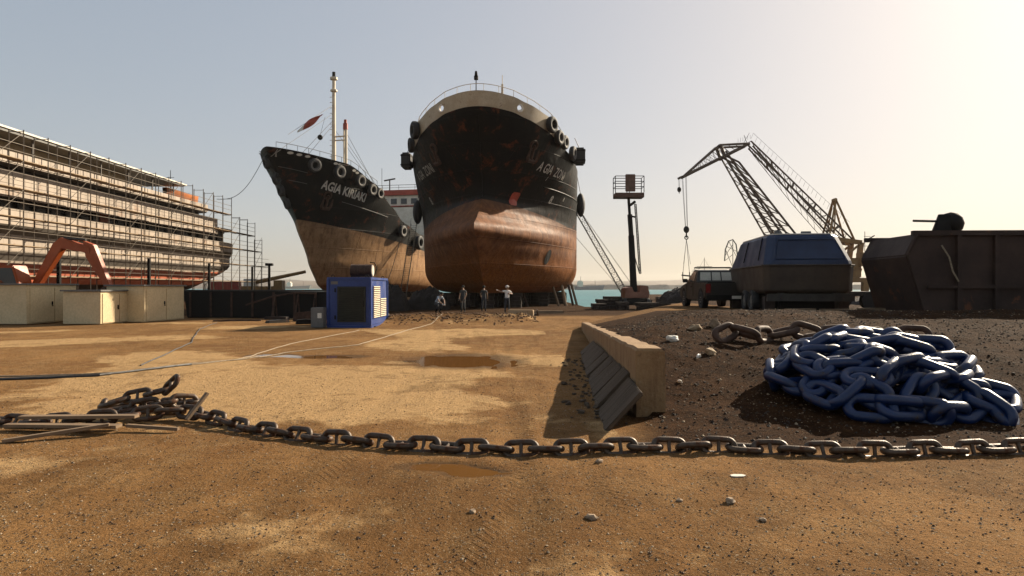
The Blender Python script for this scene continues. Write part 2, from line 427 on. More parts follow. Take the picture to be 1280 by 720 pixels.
# ------------------------------------------------------------------ hulls
def interp(x, pts):
    if x <= pts[0][0]: return pts[0][1]
    for (a,b),(c,d) in zip(pts, pts[1:]):
        if x <= c:
            t = (x-a)/(c-a); t = t*t*(3-2*t)*.5+t*.5
            return b+(d-b)*t
    return pts[-1][1]
class Hull:
    """s runs aft from the stem, z up, half() is the half breadth; object space is (side, s, z)"""
    k = 1.; zb = 0.; fx = 0.
    def __init__(s, **k): s.__dict__.update(k)
    def top(h, s): return interp(s, h.top_pts)
    def s_main(h, z): return interp(z, h.stem_pts)
    def s_start(h, z):
        a = h.s_main(z)
        if h.bulb:
            cs,cz,rs,ry,rz = h.bulb; q = 1-((z-cz)/rz)**2
            if q > 0: a = min(a, cs-rs*math.sqrt(q))
        return a
    def half(h, s, z):
        zz = max(z-h.zbot, 0); B = h.B
        if zz < h.R: B = B-h.R+math.sqrt(max(h.R**2-(h.R-zz)**2, 0))
        u = min(max((z-h.zbot)/(h.zref-h.zbot), 0), 1); u = .15*u+.85*sm(.38,.95,u)
        Le = h.Le0+(h.Le1-h.Le0)*u; q = h.q0+(h.q1-h.q0)*u
        sm_ = h.s_main(z)*h.fx; t = min(max((s-h.s_main(z))/(Le-sm_), 0), 1)
        b = B*(1-(1-t)**(h.p0+(h.p-h.p0)*u))**(1/q)
        r = (h.L-s)/h.Lr
        if r < 1: b *= max(0, 1-(1-max(r,0))**2.2)**.6 if z < h.zst else max(0, 1-(1-max(r,0))**3)**.45
        if h.bulb:
            cs,cz,rs,ry,rz = h.bulb
            q = 1-((z-cz)/rz)**2-(min(0,(s-cs)/rs))**2
            if q > 0: b = (b**1.6+(ry*math.sqrt(q))**1.6)**.625
        return b
    def P(h, s, z, side, off=0.):
        p = Vector((side*h.half(s,z), s, z))
        if off:
            a = Vector((side*h.half(s+.15,z), s+.15, z))-Vector((side*h.half(s-.15,z), s-.15, z))
            b = Vector((side*h.half(s,z+.1), s, z+.1))-Vector((side*h.half(s,z-.1), s, z-.1))
            n = a.cross(b).normalized()
            if n.x*side < 0: n = -n
            p = p+n*off
        return p
    def N(h, s, z, side): return (h.P(s,z,side,1.)-h.P(s,z,side)).normalized()
    def root(h, name, label, cat):
        h.o = thing(name, label, cat, (h.x0, h.y0, h.zb), -h.th); h.o.scale = (h.k,)*3; return h.o
    def W(h, p): return Matrix.Rotation(-h.th, 3, 'Z') @ (Vector(p)*h.k) + Vector((h.x0, h.y0, h.zb))
    def hull_mesh(h, mats, deck_mat, ns=90, nw=64):
        ts = [(i/ns)**1.7 for i in range(ns+1)]
        mb = MB(); ring = []
        for j in range(nw+1):
            w = j/nw; w = w**1.15
            row = []
            for t in ts:
                s = t*h.L
                z = 0
                for _ in range(6):
                    z = h.zbot+(h.top(s)-h.zbot)*w
                    st = h.s_start(z); s = st+(h.L-st)*t
                row.append((s, z))
            ring.append(row)
        vs = []; n = ns+1
        for row in ring:
            for (s,z) in row: b = h.half(s,z); vs.append((b,s,z))
        off = len(vs)
        for row in ring:
            for (s,z) in row: b = h.half(s,z); vs.append((-b,s,z))
        fs = []
        for j in range(nw):
            for i in range(ns):
                a = j*n+i; q = (a, a+1, a+1+n, a+n)
                fs.append(q); fs.append(tuple(off+k for k in reversed(q)))
        for i in range(ns):          # flat bottom
            fs.append((i, off+i, off+i+1, i+1))
        for j in range(nw): a = j*n+ns; fs.append((a, off+a, off+a+n, a+n))
        mb.add(vs, fs)
        mb.mi = 1                    # deck a little below the rail
        dv = []; df = []
        for i in range(ns+1):
            s, z = ring[-1][i]; b = h.half(s, z)-.06; b = max(b, 0)
            dv += [(b,s+.06,z-.25), (-b,s+.06,z-.25)]
        for i in range(ns): df.append((2*i,2*i+1,2*i+3,2*i+2))
        mb.add(dv, df)
        o = mb.build('hull', mats+[deck_mat], h.o)
        me = o.data
        bm = bmesh.new(); bm.from_mesh(me); bmesh.ops.remove_doubles(bm, verts=bm.verts, dist=.0005); bmesh.ops.recalc_face_normals(bm, faces=bm.faces); bm.to_mesh(me); bm.free()
        me.polygons.foreach_set('use_smooth', [True]*len(me.polygons))
        me.set_sharp_from_angle(angle=R(50))
        return o
    def lettering(h, text, s0, z0, side, size, slope, m, name='name_lettering', stretch=1., parent=None, bold=.0):
        cu = bpy.data.curves.new(name, 'FONT'); cu.body = text; cu.size = size; cu.offset = bold; cu.resolution_u = 3
        to = bpy.data.objects.new(name+'_tmp', cu); COL.objects.link(to)
        bpy.context.view_layer.update()
        me = bpy.data.meshes.new_from_object(to.evaluated_get(bpy.context.evaluated_depsgraph_get()))
        bpy.data.objects.remove(to)
        bm = bmesh.new(); bm.from_mesh(me); bmesh.ops.triangulate(bm, faces=bm.faces)
        for _ in range(2):
            es = [e for e in bm.edges if e.calc_length() > size*.3]
            if es: bmesh.ops.subdivide_edges(bm, edges=es, cuts=1); bmesh.ops.triangulate(bm, faces=bm.faces)
        us = [v.co.x*stretch for v in bm.verts]; umax = max(us)
        # arc length table along the waterline z0
        tab = [(0., s0)]; s = s0; acc = 0.
        while acc < umax+.5:
            a = h.P(s, z0, side); b = h.P(s+.05, z0, side); acc += (b-a).length; s += .05; tab.append((acc, s))
        for v in bm.verts:
            u = v.co.x*stretch
            if side < 0: u = umax-u
            s = lerp_pts(u, tab); v.co = h.P(s, z0+v.co.y-slope*(u), side, .035)
        bm.to_mesh(me); bm.free()
        me.materials.clear(); me.materials.append(m)
        o = bpy.data.objects.new(name, me); COL.objects.link(o); o.parent = parent or h.o
        return o

ZONI = Hull(fx=1.,x0=-2.4,y0=45,th=R(4.3),L=64,Lr=14,zst=6,B=7.2,R=2.2,zbot=1.2,zref=14,Le0=17.5,Le1=13,p0=1.4,p=1.85,q0=.97,q1=1.75,
 bulb=None, top_pts=[(0,14.1),(1,13.95),(2,13.7),(4,13.3),(6,12.85),(8,12.45),(12,11.85),(20,11.4),(82,11.4)],
 stem_pts=[(1.2,5.2),(2.2,3.2),(3.6,1.3),(4.8,-.3),(5.5,-1.6),(5.9,-1.5),(6.6,.2),(7.4,1.9),(8.2,2.7),(9.2,2.6),(11,1.6),(14.1,0)])
KIR = Hull(k=1.6,zb=-.96,x0=-29.92,y0=80,th=R(11.5),L=36,Lr=9,zst=4,B=5.2,R=1.6,zbot=1.2,zref=12,Le0=16.5,Le1=13,p0=1.75,p=1.8,q0=1.12,q1=1.3,bulb=None,
 top_pts=[(0,12.4),(6,12.05),(10,10.9),(13,9.3),(16,8.0),(20,7.2),(46,7.0)],
 stem_pts=[(1.2,9.2),(2,8.0),(4,6.5),(7,4.6),(10,2.2),(12.4,0)])

def hull_material(name, line, slope, s_end, low1, low2, stain, stain_z, black=(.0035,.003,.0026)):
    m, nt, b = nodes_of(name); t = NT(nt); v = t.coords()
    sp = t.n('ShaderNodeSeparateXYZ'); t.link(v, sp.inputs[0])
    n0 = t.noise(v, .35, 8, .62, .3); n1 = t.noise(v, 1.3, 8, .65, .2); n2 = t.noise(v, 7, 6, .7)
    stv = t.noise(t.coords('Object', (1,1,.10)), 2.6, 8, .7)       # runs down the plate
    # paint line falls with s then levels
    zp = t.math('SUBTRACT', line, t.math('MULTIPLY', t.math('MINIMUM', sp.outputs[1], s_end), slope))
    up = t.ramp(t.math('SUBTRACT', sp.outputs[2], zp), -.03, .03)
    dz = t.math('SUBTRACT', sp.outputs[2], t.math('ADD', stain_z, t.math('MULTIPLY', t.math('SUBTRACT', n0, .5), 2.6)))
    low = t.mix(t.ramp(n1,.35,.65), low1, low2)
    low = t.mix(t.ramp(stv,.48,.7,0,.75), low, tuple(x*.35 for x in low2))
    low = t.mix(t.ramp(n2,.56,.7,0,.7), low, (.05,.03,.02))
    wl = t.math('SUBTRACT', sp.outputs[2], zp)
    low = t.mix(t.math('MULTIPLY', t.ramp(t.math('ADD', wl, t.math('MULTIPLY', n1, 1.2)), -.2, .5), .45), low, (.07,.04,.028))
    low = t.mix(t.math('MULTIPLY', t.ramp(dz, .5, -.9), t.ramp(n1,.25,.6,.55,1)), low, t.mix(t.ramp(n2,.35,.65), stain, tuple(x*.4 for x in stain)))
    rustm = t.math('MULTIPLY', t.ramp(t.noise(v, .9, 9, .7, .5), .56, .64), t.ramp(n2,.3,.6))
    bl = t.mix(t.ramp(n1,.35,.7), black, tuple(x*2.0 for x in black))
    bl = t.mix(t.math('MULTIPLY', rustm, .85), bl, (.13,.036,.014))
    bl = t.mix(t.ramp(stv,.60,.74,0,.4), bl, (.07,.04,.025))
    col = t.mix(up, low, bl)
    # thin light scratches
    sc = t.noise(t.coords('Object', (.6,.6,5), (R(35),0,0)), 2.2, 3, .5, 1.)
    scr = t.math('MULTIPLY', t.ramp(t.math('ABSOLUTE', t.math('SUBTRACT', sc, .5)), .006, .0), t.ramp(n0,.5,.6))
    col = t.mix(t.math('MULTIPLY', scr, .5), col, (.03,.02,.015))
    t.link(col, b.inputs['Base Color'])
    t.link(t.ramp(t.math('ADD', n2, t.math('MULTIPLY', up, -.25)), .1, .8, .42, .8), b.inputs['Roughness'])
    b.inputs['Specular IOR Level'].default_value = .1
    # plate seams
    cmb = t.n('ShaderNodeCombineXYZ'); t.link(sp.outputs[1], cmb.inputs[0]); t.link(sp.outputs[2], cmb.inputs[1])
    br = t.n('ShaderNodeTexBrick'); t.link(cmb.outputs[0], br.inputs['Vector'])
    br.inputs['Scale'].default_value = .5; br.inputs['Brick Width'].default_value = 2.6; br.inputs['Row Height'].default_value = .85
    br.inputs['Mortar Size'].default_value = .018; br.inputs['Mortar Smooth'].default_value = .5
    dent = t.noise(t.coords('Object', (1,1,1)), .9, 2, .5)
    p = t.bump(br.outputs['Fac'], .8, .05, b)
    p = t.bump(dent, .5, .14, b, p)
    t.bump(n2, .25, .03, b, p)
    return m

def tyre(h, s, z, side, r, label, group, pale=True, hang=0.):
    nrm = h.N(s, z, side); p = h.P(s, z, side) + nrm*(.02+r*.36)
    if hang: p += Vector((0,0,hang))
    n = (nrm + Vector((0,0,.0))).normalized(); n.z *= .3; n.normalize()
    w = h.W(p); wn = (h.W(n)-h.W(Vector())).normalized(); r = r*h.k
    o = thing('tyre_fender', label, 'tyre', w, 0, group)
    mb = MB(); mb.torus((0,0,0), wn, r*.72, r*.28, 26, 10, 1.25); mb.build('tread', M['rubber'], o, smooth=True)
    mb = MB(); mb.torus(wn*r*.10, wn, r*.70, r*.25, 26, 8, 1.0); mb.build('sidewall', M['rubberpale'] if pale else M['rubber'], o, smooth=True)
    # hanging chain to the rail
    t0 = Vector((0,0,r*.7)); top = h.W(h.P(s, min(h.top(s), z+2.2), side, .1))-w
    if top.z > r: mb = MB(); mb.tube(t0, top, .03*h.k, 5); mb.build('hanger', M['wire'], o)
    return o

def anchor(h, s, z, side, parent, scale=1.):
    q = h.N(s, z, side)
    base = h.P(s, z, side, .05)
    X = h.P(s+.5, z, side)-h.P(s-.5, z, side); X.normalize(); Z = q.cross(X).normalized()
    if Z.z < 0: Z = -Z
    def L(a, b, c): return base + X*a*scale + Z*b*scale + q*c*scale
    mb = MB()
    mb.torus(L(0,.75,.02), q, .42*scale, .12*scale, 18, 8)
    mb.tube(L(0,.8,.15), L(0,-.75,.3), .13*scale, 8, .16*scale)
    mb.tube(L(-.5,-.75,.3), L(.5,-.75,.3), .2*scale, 8)
    for sg in (-1, 1):
        mb.tube(L(sg*.45,-.8,.3), L(sg*.62,.35,.34), .17*scale, 6, .04*scale)
        mb.prism([(-.2,-.6),(.2,-.6),(.06,.45),(-.06,.45)], q*.08*scale, L(sg*.58,0,.3), (X*scale, Z*scale))
    mb.build('anchor', M['rusty'], parent, smooth=True)

def rail(mb, pts, hgt, r=.025, mids=(.5,), post=1):
    pts = [Vector(p) for p in pts]
    mb.path([p+Vector((0,0,hgt)) for p in pts], r*1.3, 5)
    for k in mids: mb.path([p+Vector((0,0,hgt*k)) for p in pts], r, 4)
    for p in pts[::post]: mb.tube(p-Vector((0,0,.1)), p+Vector((0,0,hgt)), r, 5)

# ---- big ship, seen bow-on
h = ZONI
root = h.root('cargo_ship', 'large black and rust-brown tanker seen bow-on, standing on blocks in the middle of the yard', 'ship')
hm = hull_material('big_hull_paint', 8.35, .11, 13., (.25,.105,.042), (.125,.046,.018), (.28,.09,.013), 4.2)
h.hull_mesh([hm], mat('deck_paint', (0.084,0.035,0.021), (0.056,0.0245,0.014), 1, .8), 110, 76)
wb = mat('bulwark_paint', (0.465,0.375,0.2475), (0.375,0.285,0.1725), 1.1, .5, rust=.3, rustc=(.2,.07,.025), bump=.1)
# white bulwark round the forecastle
def bulwark(side_list, s1, hgt, m, flare=.03, name='bulwark'):
    mb = MB(); pts = []
    ss = [s1*(i/26)**1.8 for i in range(27)]
    path = [(s,-1) for s in reversed(ss)] + [(s,1) for s in ss[1:]]
    vs = []
    for (s, sd) in path:
        z = h.top(s); p = h.P(s, z-.02, sd); hh = hgt*(1-.45*sm(s1*.72, s1, s))
        n = Vector((p.x, (p.y-5)*1.4, 0)).normalized()
        vs += [p+n*.02, p+n*(.02+flare)+Vector((0,0,hh)), p-n*(.06-flare)+Vector((0,0,hh)), p-n*.08]
    k = len(path)
    fs = [(i*4+j, (i+1)*4+j, (i+1)*4+(j+1)%4, i*4+(j+1)%4) for i in range(k-1) for j in range(4)] + [(0,1,2,3), tuple((k-1)*4+j for j in (3,2,1,0))]
    mb.add(vs, fs)
    return mb.build(name, m, h.o, smooth=True), path
bw, path = bulwark((1,), 6.4, 1.05, wb, .12)
mb = MB(); rail(mb, [h.P(s, h.top(s)-.02, sd)+Vector((0,0,1.05*(1-.45*sm(4.6,6.4,s)))) for s, sd in path[::2] if True], .5, .02, (), 2)
mb.build('handrail', M['white'], h.o)
# fairlead holes: bright rings with a dark throat
for (s, sd) in ((1.35,-1),(1.5,1)):
    n = h.P(s, h.top(s), sd); n = Vector((n.x, (n.y-5)*1.4, 0)).normalized()
    c = h.P(s, h.top(s), sd)+Vector((0,0,.46))+n*.06
    f = MB(); f.torus(c, n, .25, .06, 16, 6); f = f.build('fairlead', M['white'], h.o, smooth=True)
    k_ = MB(); k_.tube(c-n*.5, c+n*.5, .22, 16); k_ = k_.build('cutter', M['white'], h.o)
    bo = bw.modifiers.new('b', 'BOOLEAN'); bo.operation = 'DIFFERENCE'; bo.object = k_; bo.solver = 'EXACT'
    bpy.context.view_layer.update()
    nm = bpy.data.meshes.new_from_object(bw.evaluated_get(bpy.context.evaluated_depsgraph_get()))
    bw.modifiers.clear(); bw.data = nm; bpy.data.objects.remove(k_)
# stem bar, draft marks and lettering
mk = mat('letter_white', (.62,.58,.5), (.45,.41,.35), 5, .6, rust=.1, bump=.05)
mk2 = mat('letter_dim', (.36,.33,.28), (.24,.22,.18), 5, .6, rust=.2, bump=.05)
h.lettering('A GIA  ZONI', 5.0, 10.55, 1, .95, .045, mk, stretch=.82, bold=.012)
h.lettering('A GIA  ZONI', 5.0, 10.55, -1, .95, .045, mk2, stretch=.82, bold=.012)
h.lettering('8', 8.6, 8.5, 1, .85, 0, mk, name='draft_mark', bold=.02)
h.lettering('8', 8.6, 8.5, -1, .85, 0, mk2, name='draft_mark', bold=.02)
for k,(s,z) in enumerate(((6.6,10.0),(10.6,8.9))): h.lettering('8' if k else 'I', s, z, 1, .45, 0, mk, name='draft_mark')
anchor(h, 3.7, 11.6, 1, h.o, .75); anchor(h, 3.7, 11.5, -1, h.o, .75)
# oval thruster opening, red patch, stem weld bar
def hull_patch(h, s, z, side, ws, wz, m, name, oval=True, off=.03, n=20):
    mb = MB(); vs = [h.P(s, z, side, off)]
    for i in range(n):
        a = 6.2832*i/n; ca, sa = math.cos(a), math.sin(a)
        if not oval: k = 1/max(abs(ca), abs(sa)); ca *= k; sa *= k
        vs.append(h.P(s+ws*ca, z+wz*sa, side, off))
    mb.add(vs, [(0, i+1, (i+1)%n+1) for i in range(n)])
    return mb.build(name, m, h.o)
hull_patch(h, 9.3, 4.15, 1, .42, .62, M['black'], 'thruster_opening')
hull_patch(h, 4.9, 8.35, 1, .35, .5, M['red'], 'hull_patch', False)
mb = MB(); mb.path([h.P(h.s_start(z/4)-.02, z/4, 1) for z in range(33, 55)], .07, 6); mb.build('stem_bar', hm, h.o)
# rubbing strakes / knuckle line on the port bow
for z0 in (9.55,):
    for sd in (-1, 1):
        mb = MB(); mb.path([h.P(7+i*1.2, z0-.03*i, sd, .02) for i in range(26)], .05, 5); mb.build('rubbing_strake', hm, h.o)
# masts on the forecastle
mb = MB(); mb.tube((-.35,2.2,13.0),(-.35,2.2,16.6),.05,8,.035); mb.tube((-.35,2.2,16.6),(-.35,2.2,16.85),.16,10); mb.tube((-.35,2.2,16.9),(-.35,2.2,17.2),.12,10,.08); mb.build('lantern_post', M['black'], h.o, smooth=True)
mt = MB(); mt.tube((1.2,6,12.2),(1.2,6,17.4),.14,8,.09); mt.tube((1.2,6,15.2),(1.2,6,15.45),.34,10); mt.tube((1.2,6,16.3),(1.2,6,16.5),.2,8)
mt.tube((.2,6,14.9),(3.3,6,15.5),.05,6); mt.tube((3.3,6,15.5),(1.4,6,14.6),.04,6); mt.box((1.2,6,14.55),(1.8,.8,.5)); mt.tube((1.2,6,17.4),(1.2,6,18.1),.03,5)
mt.build('foremast', M['mast'], h.o, smooth=True)
# after house far aft, unseen from the bow but part of the ship
mb = MB(); mb.box((0,53,14),(11,10,5.6)); mb.box((0,54,18),(9,7,2.6)); mb.build('superstructure', M['white'], h.o)
mb = MB(); mb.tube((0,58,16.5),(0,58,20),1.1,12); mb.build('funnel', M['black'], h.o)
# tyre fenders of the big ship
TZ = [(4.2,13.75,1,.62,True,'tall black fender tilted on the right shoulder of the white bulwark',True),
 (5.5,13.1,1,.58,False,'pale-rimmed tyre fender first below the white bulwark on the big ship, right side',False),
 (6.5,12.95,1,.56,False,'pale-rimmed tyre fender second below the white bulwark on the big ship, right side',False),
 (8.6,12.5,1,.6,False,'pale-rimmed tyre fender third down the right rail of the big ship',False)]
G2 = 'tyre fenders on the big ship'
for s,z,sd,r,blk,l,_ in TZ: tyre(h, s, z, sd, r, l, G2, pale=not blk)
tyre(h, 4.7, 13.65, -1, .7, 'large dark tyre fender on the left end of the white bulwark', G2, False)
tyre(h, 6.6, 12.95, -1, .6, 'dark tyre fender below the left end of the white bulwark', G2, False)
def block_fender(h, s, z, side, size, label):
    p = h.W(h.P(s, z, side, size[0]*.55)); o = thing('box_fender', label, 'fender', p, -h.th, 'black rubber fenders hung on the big ship')
    mb = MB(); mb.box((0,0,0), size); mb.build('rubber_block', M['rubber'], o, bevel=.12)
    mb = MB()
    for k in (-.3,.3): mb.box((0,0,k*size[2]), (size[0]*1.04,size[1]*1.04,.1))
    mb.build('strap', M['black'], o)
    mb = MB(); mb.tube((0,0,size[2]/2),(-side*.4,0,size[2]/2+.9),.03,5); mb.build('hanger', M['wire'], o)
block_fender(h, 9.8, 12.5, 1, (.9,1.3,1.3), 'black block fender sticking out high on the right rail of the big ship')
block_fender(h, 9.6, 12.3, -1, (.8,1.2,1.3), 'black block fender sticking out high on the left rail of the big ship')
def oval_fender(h, s, z, side, label):
    p = h.W(h.P(s, z, side, .35)); o = thing('oval_fender', label, 'fender', p, -h.th, 'black rubber fenders hung on the big ship')
    mb = MB(); mb.sphere((0,0,0), 1, 10, (.42,.7,1.1)); mb.build('rubber_body', M['rubber'], o, smooth=True)
    mb = MB(); mb.tube((0,0,1.0),(-side*.3,0,2.6),.03,5); mb.build('hanger', M['wire'], o)
oval_fender(h, 16.5, 9.3, 1, 'long black oval fender halfway down the right side of the big ship')
oval_fender(h, 14.5, 8.6, -1, 'black oval fender halfway down the left side of the big ship')

# ---- smaller ship on the left
h = KIR
root = h.root('coaster_ship', 'smaller black and ochre-bottomed coaster with white mast, raked bow towards the left', 'ship')
hm1 = hull_material('small_hull_paint', 7.75, .105, 26., (.44,.26,.13), (.32,.175,.08), (.28,.13,.05), 2.2, black=(.0045,.004,.0033))
h.hull_mesh([hm1], mat('deck_green', (0.06,0.06,0.045), (0.04,0.04,0.03), 1, .8), 90, 60)
h.lettering('AGIA KIRIAKI', 4.7, 9.85, 1, .98, .12, mk, stretch=.86, bold=.03)
h.lettering('K', .45, 11.75, 1, .75, 0, mk2, name='bow_emblem', bold=.01)
anchor(h, 5.6, 8.9, 1, h.o, .75)
for z0, a, b in ((11.1,1.3,3.2),(10.2,2.4,3.6),(9.0,7,13)):
    mb = MB(); mb.path([h.P(a+(b-a)*i/10, z0-.06*i*(b-a)/5, 1, .015) for i in range(11)], .025, 5); mb.build('weld_seam', M['grey'], h.o)
# bow rail and white freeing ports
mb = MB(); pts = [h.P(s, h.top(s), 1) for s in (.4,1,1.7,2.5,3.4,4.4,5.4,6.4,7.4,8.4,9.4,10.2)]; rail(mb, pts, .42, .018, (), 1); mb.build('handrail', M['grey'], h.o)
for s in (1.3,1.9,2.5,4.9,5.3,6.9,7.3): hull_patch(h, s, h.top(s)-.22, 1, .2, .1, M['white'], 'freeing_port', True, .03, 10)
# masts with rungs
mp = (0., 11.0)
mb = MB(); mb.tube((mp[0],mp[1],9.6),(mp[0],mp[1],20.9),.22,10,.15); mb.tube((mp[0],mp[1],20.9),(mp[0],mp[1],21.1),.35,8); mb.tube((mp[0],mp[1],19.8),(mp[0],mp[1],19.95),.32,8)
for i in range(16): mb.tube((mp[0]-.4,mp[1],11.8+i*.5),(mp[0],mp[1],11.8+i*.5),.03,4)
o = mb.build('foremast', M['mast'], h.o, smooth=True)
mb = MB(); mb.tube((mp[0],mp[1],21.1),(mp[0],mp[1],21.6),.15,8); mb.build('mast_lamp', M['black'], o, smooth=True)
mb = MB(); mb.tube((mp[0]+1.25,mp[1]-.1,9.6),(mp[0]+1.25,mp[1]-.1,16.2),.13,8); mb.tube((mp[0]+1.0,mp[1],9.6),(mp[0]+1.0,mp[1],16.2),.05,8)
mb.tube((mp[0],mp[1],15.6),(mp[0]+1.25,mp[1]-.1,15.6),.07,6); mb.tube((mp[0],mp[1],15.25),(mp[0]+1.25,mp[1]-.1,15.25),.06,6); mb.tube((mp[0]-.1,mp[1]-.1,11.9),(mp[0]+2.2,mp[1]-.1,11.9),.08,6)
o = mb.build('derrick_post', M['mast'], h.o, smooth=True)
mb = MB(); mb.tube((mp[0]+1.2,mp[1]-.1,16.2),(mp[0]+1.2,mp[1]-.1,16.75),.22,8); mb.tube((mp[0]+1.2,mp[1]-.1,16.8),(mp[0]+1.2,mp[1]-.1,17.1),.14,8); mb.build('red_lamp', M['red'], o, smooth=True)
mb = MB()
for a,b in (((mp[0],mp[1],18.6),(-.9,4.6,14.4)),((mp[0],mp[1],17.8),(-1.1,3.6,12.9)),((mp[0],mp[1],17.2),(-1.6,6.0,12.0)),((mp[0],mp[1],16.8),(-1.2,6.6,12.0)),((mp[0]+1.2,mp[1],16.0),(3.9,16,8.3)),((mp[0],mp[1],16.4),(4.2,14,9.3)),((mp[0]+1.2,mp[1],15.2),(4.2,19,7.5))): mb.tube(a,b,.018,4)
mb.build('rigging', M['wire'], h.o)
bp = h.W((.15,8.1,14.9)); mb = MB(); mb.sphere((0,0,0),.38,8); mb.tube((0,0,.3),(.55,.5,3.0),.02,4); tag(mb.build('signal_ball', M['black'], loc=bp, smooth=True), 'black signal ball hanging beside the mast of the smaller ship', 'signal ball')
# flag hanging on the halyard
fp = h.W((-.1,6.9,15.9)); fl = thing('flag', 'furled red and white flag on the mast line of the smaller ship', 'flag', fp); fl.scale = (2.1,2.1,2.1)
for k,(m_,a,b) in enumerate(((M['red'],.25,1.),(M['white'],0.,.28))):
    mb = MB(); vs=[]
    for i in range(9):
        t_ = a+(b-a)*i/8; w_ = .32*math.sin(math.pi*min(max(t_*.9+.08,0),1))
        for j in range(3): vs.append((-.9+1.7*t_+.04*math.sin(9*t_+j), .05*math.sin(7*t_+2*j), -.6+1.15*t_-w_*(j-1)*.7))
    mb.add(vs,[(i*3+j,i*3+j+1,(i+1)*3+j+1,(i+1)*3+j) for i in range(8) for j in range(2)])
    o = mb.build('cloth', m_, fl); sol = o.modifiers.new('s','SOLIDIFY'); sol.thickness=.03
# bridge house aft
mb = MB(); mb.box((0,30.5,8.9),(8.2,7,4.2)); mb.box((0,30.2,11.7),(7.6,5.6,1.5)); house = mb.build('superstructure', M['white'], h.o, bevel=.06)
mb = MB(); mb.box((0,30.2,12.75),(8.0,6.2,.6)); mb.box((0,27.25,11.15),(8.6,.5,.1)); mb.build('bridge_roof', M['red'], house)
for i in range(6):
    mb = MB(); mb.box((-3.1+i*1.24,27.36,11.75),(.7,.1,.62)); mb.build('window', M['glass'], house)
mb = MB(); mb.tube((-1.8,29,13),(-1.8,29,14.6),.07,6); mb.tube((-2.5,29,14.5),(-1.1,29,14.7),.09,6); mb.tube((-2.8,29,13),(-2.8,29,16),.025,5); rail(mb, [(-3.9,27.3,13.05),(-2,27.3,13.05),(0,27.3,13.05),(2,27.3,13.05),(3.9,27.3,13.05)], .6, .02)
mb.build('antenna_mast', M['black'], house)
GK = 'tyre fenders on the smaller ship'
for s,z,sd,r,pale,l in ((3.2,11.55,1,.56,True,'pale-rimmed tyre fender nearest the bow emblem of the smaller ship'),
  (5.4,11.35,1,.58,True,'pale-rimmed tyre fender right below the white mast of the smaller ship'),
  (7.8,10.95,1,.56,True,'pale-rimmed tyre fender above the middle of the painted name on the smaller ship'),
  (9.5,10.4,1,.54,True,'pale-rimmed tyre fender above the end of the painted name, left of its twin'),
  (10.6,10.2,1,.52,True,'pale-rimmed tyre fender farthest aft of the row over the painted name'),
  (15.7,7.2,1,.6,True,'bright-rimmed tyre fender low on the dark hull beside the ladder'),
  (19.2,6.3,1,.75,False,'big black fender behind the ladder on the smaller ship')): tyre(h, s, z, sd, r, l, GK, pale)
for s,z,l in ((1.2,11.5,'topmost black tyre fender left of the stem of the smaller ship'),(1.7,10.2,'second black tyre fender down the left of the stem of the smaller ship'),(2.6,9.5,'third black tyre fender down the left of the stem of the smaller ship'),(3.4,8.6,'lowest black tyre fender left of the stem of the smaller ship')):
    tyre(h, s, z, -1, .5, l, GK, False)

# ---- blocks and shores under both ships
KB = [0]
def block(x, y, w, d, hgt, label, rz=0., m='darkwood'):
    z = G(x,y)-.02; mb = MB(); n = max(1, int(hgt/.3)); hh = hgt/n
    for i in range(n): mb.box((rnd.uniform(-.03,.03),rnd.uniform(-.03,.03),hh*(i+.5)), (w*(1 if i%2 else .85), d*(.85 if i%2 else 1), hh-.01))
    return tag(mb.build('keel_block', M[m], loc=(x,y,z), rz=rz), label, 'keel block', 'timber keel blocks under the ships')
for hh_, nm, sx0 in ((ZONI,'big ship',7.5),(KIR,'smaller ship',9.8)):
    for i in range(6):
        for j in (-2,-1,0,1,2):
            s = sx0+i*3.2+abs(j)*1.5; l_ = j*(2.1 if hh_ is ZONI else 1.5); p = hh_.W((l_, s, 0))
            if hh_.half(s,1.25) < abs(l_)-.1: continue
            side = {-2:'far left row',-1:'left row',0:'keel row',1:'right row',2:'far right row'}[j]
            block(p.x, p.y, .9*hh_.k, .6*hh_.k, (1.2*hh_.k+hh_.zb)+.02, 'dark timber block under the %s, %s, number %d from the bow' % (nm, side, i+1), -hh_.th)
for hh_, s_, wd, l in ((ZONI,21,12.6,'long dark sleeper wall added to darken the gap under the middle of the big ship'),(ZONI,38,12.6,'long dark sleeper wall added to darken the gap farther aft under the big ship'),(KIR,17,13.6,'long dark sleeper wall added to darken the gap under the smaller ship')):
    p = hh_.W((0,s_,0)); mb = MB()
    for i in range(4):
        for j in range(7): mb.box((-wd/2+wd*(j+.5)/7, rnd.uniform(-.05,.05), .12+i*(.29 if hh_ is ZONI else .235)), (wd/7-.02, .5, .28 if hh_ is ZONI else .225))
    tag(mb.build('sleeper', M['darkwood'], loc=p, rz=-hh_.th), l, 'sleeper')  # timber walls added to block the bright ground seen under the hulls
SH = [(15.2,.95,'wood','pale upright timber shore in shadow left of the lit group'),(12.0,.5,'rusty','tall thin shore lit on one side, under the right bilge'),(13.2,.93,'wood','short pale timber shore second from the tall thin one'),(14.6,.97,'wood','leaning pale timber shore in the middle of the lit group'),(16.4,.985,'rusty','reddish shore near the water side of the big ship'),(18.3,1.,'wood','last pale timber shore beside the water')]
for k,(s,f,m_,l) in enumerate(SH):
    b_ = ZONI.half(s, 2.0)*f; zt = 1.25
    while ZONI.half(s, zt) < b_ and zt < 3: zt += .05
    a = ZONI.W((b_, s, zt+.02)); c = ZONI.W((b_+.35+.1*(k%3), s-.3, 0)); c.z = G(c.x,c.y)-.05
    mb = MB(); d_ = (c-a)
    mb.tube((0,0,0), a-c, .13, 6, .12); tag(mb.build('timber_shore', M[m_], loc=c), l, 'shore', 'timber shores under the right bilge')
mb = MB()

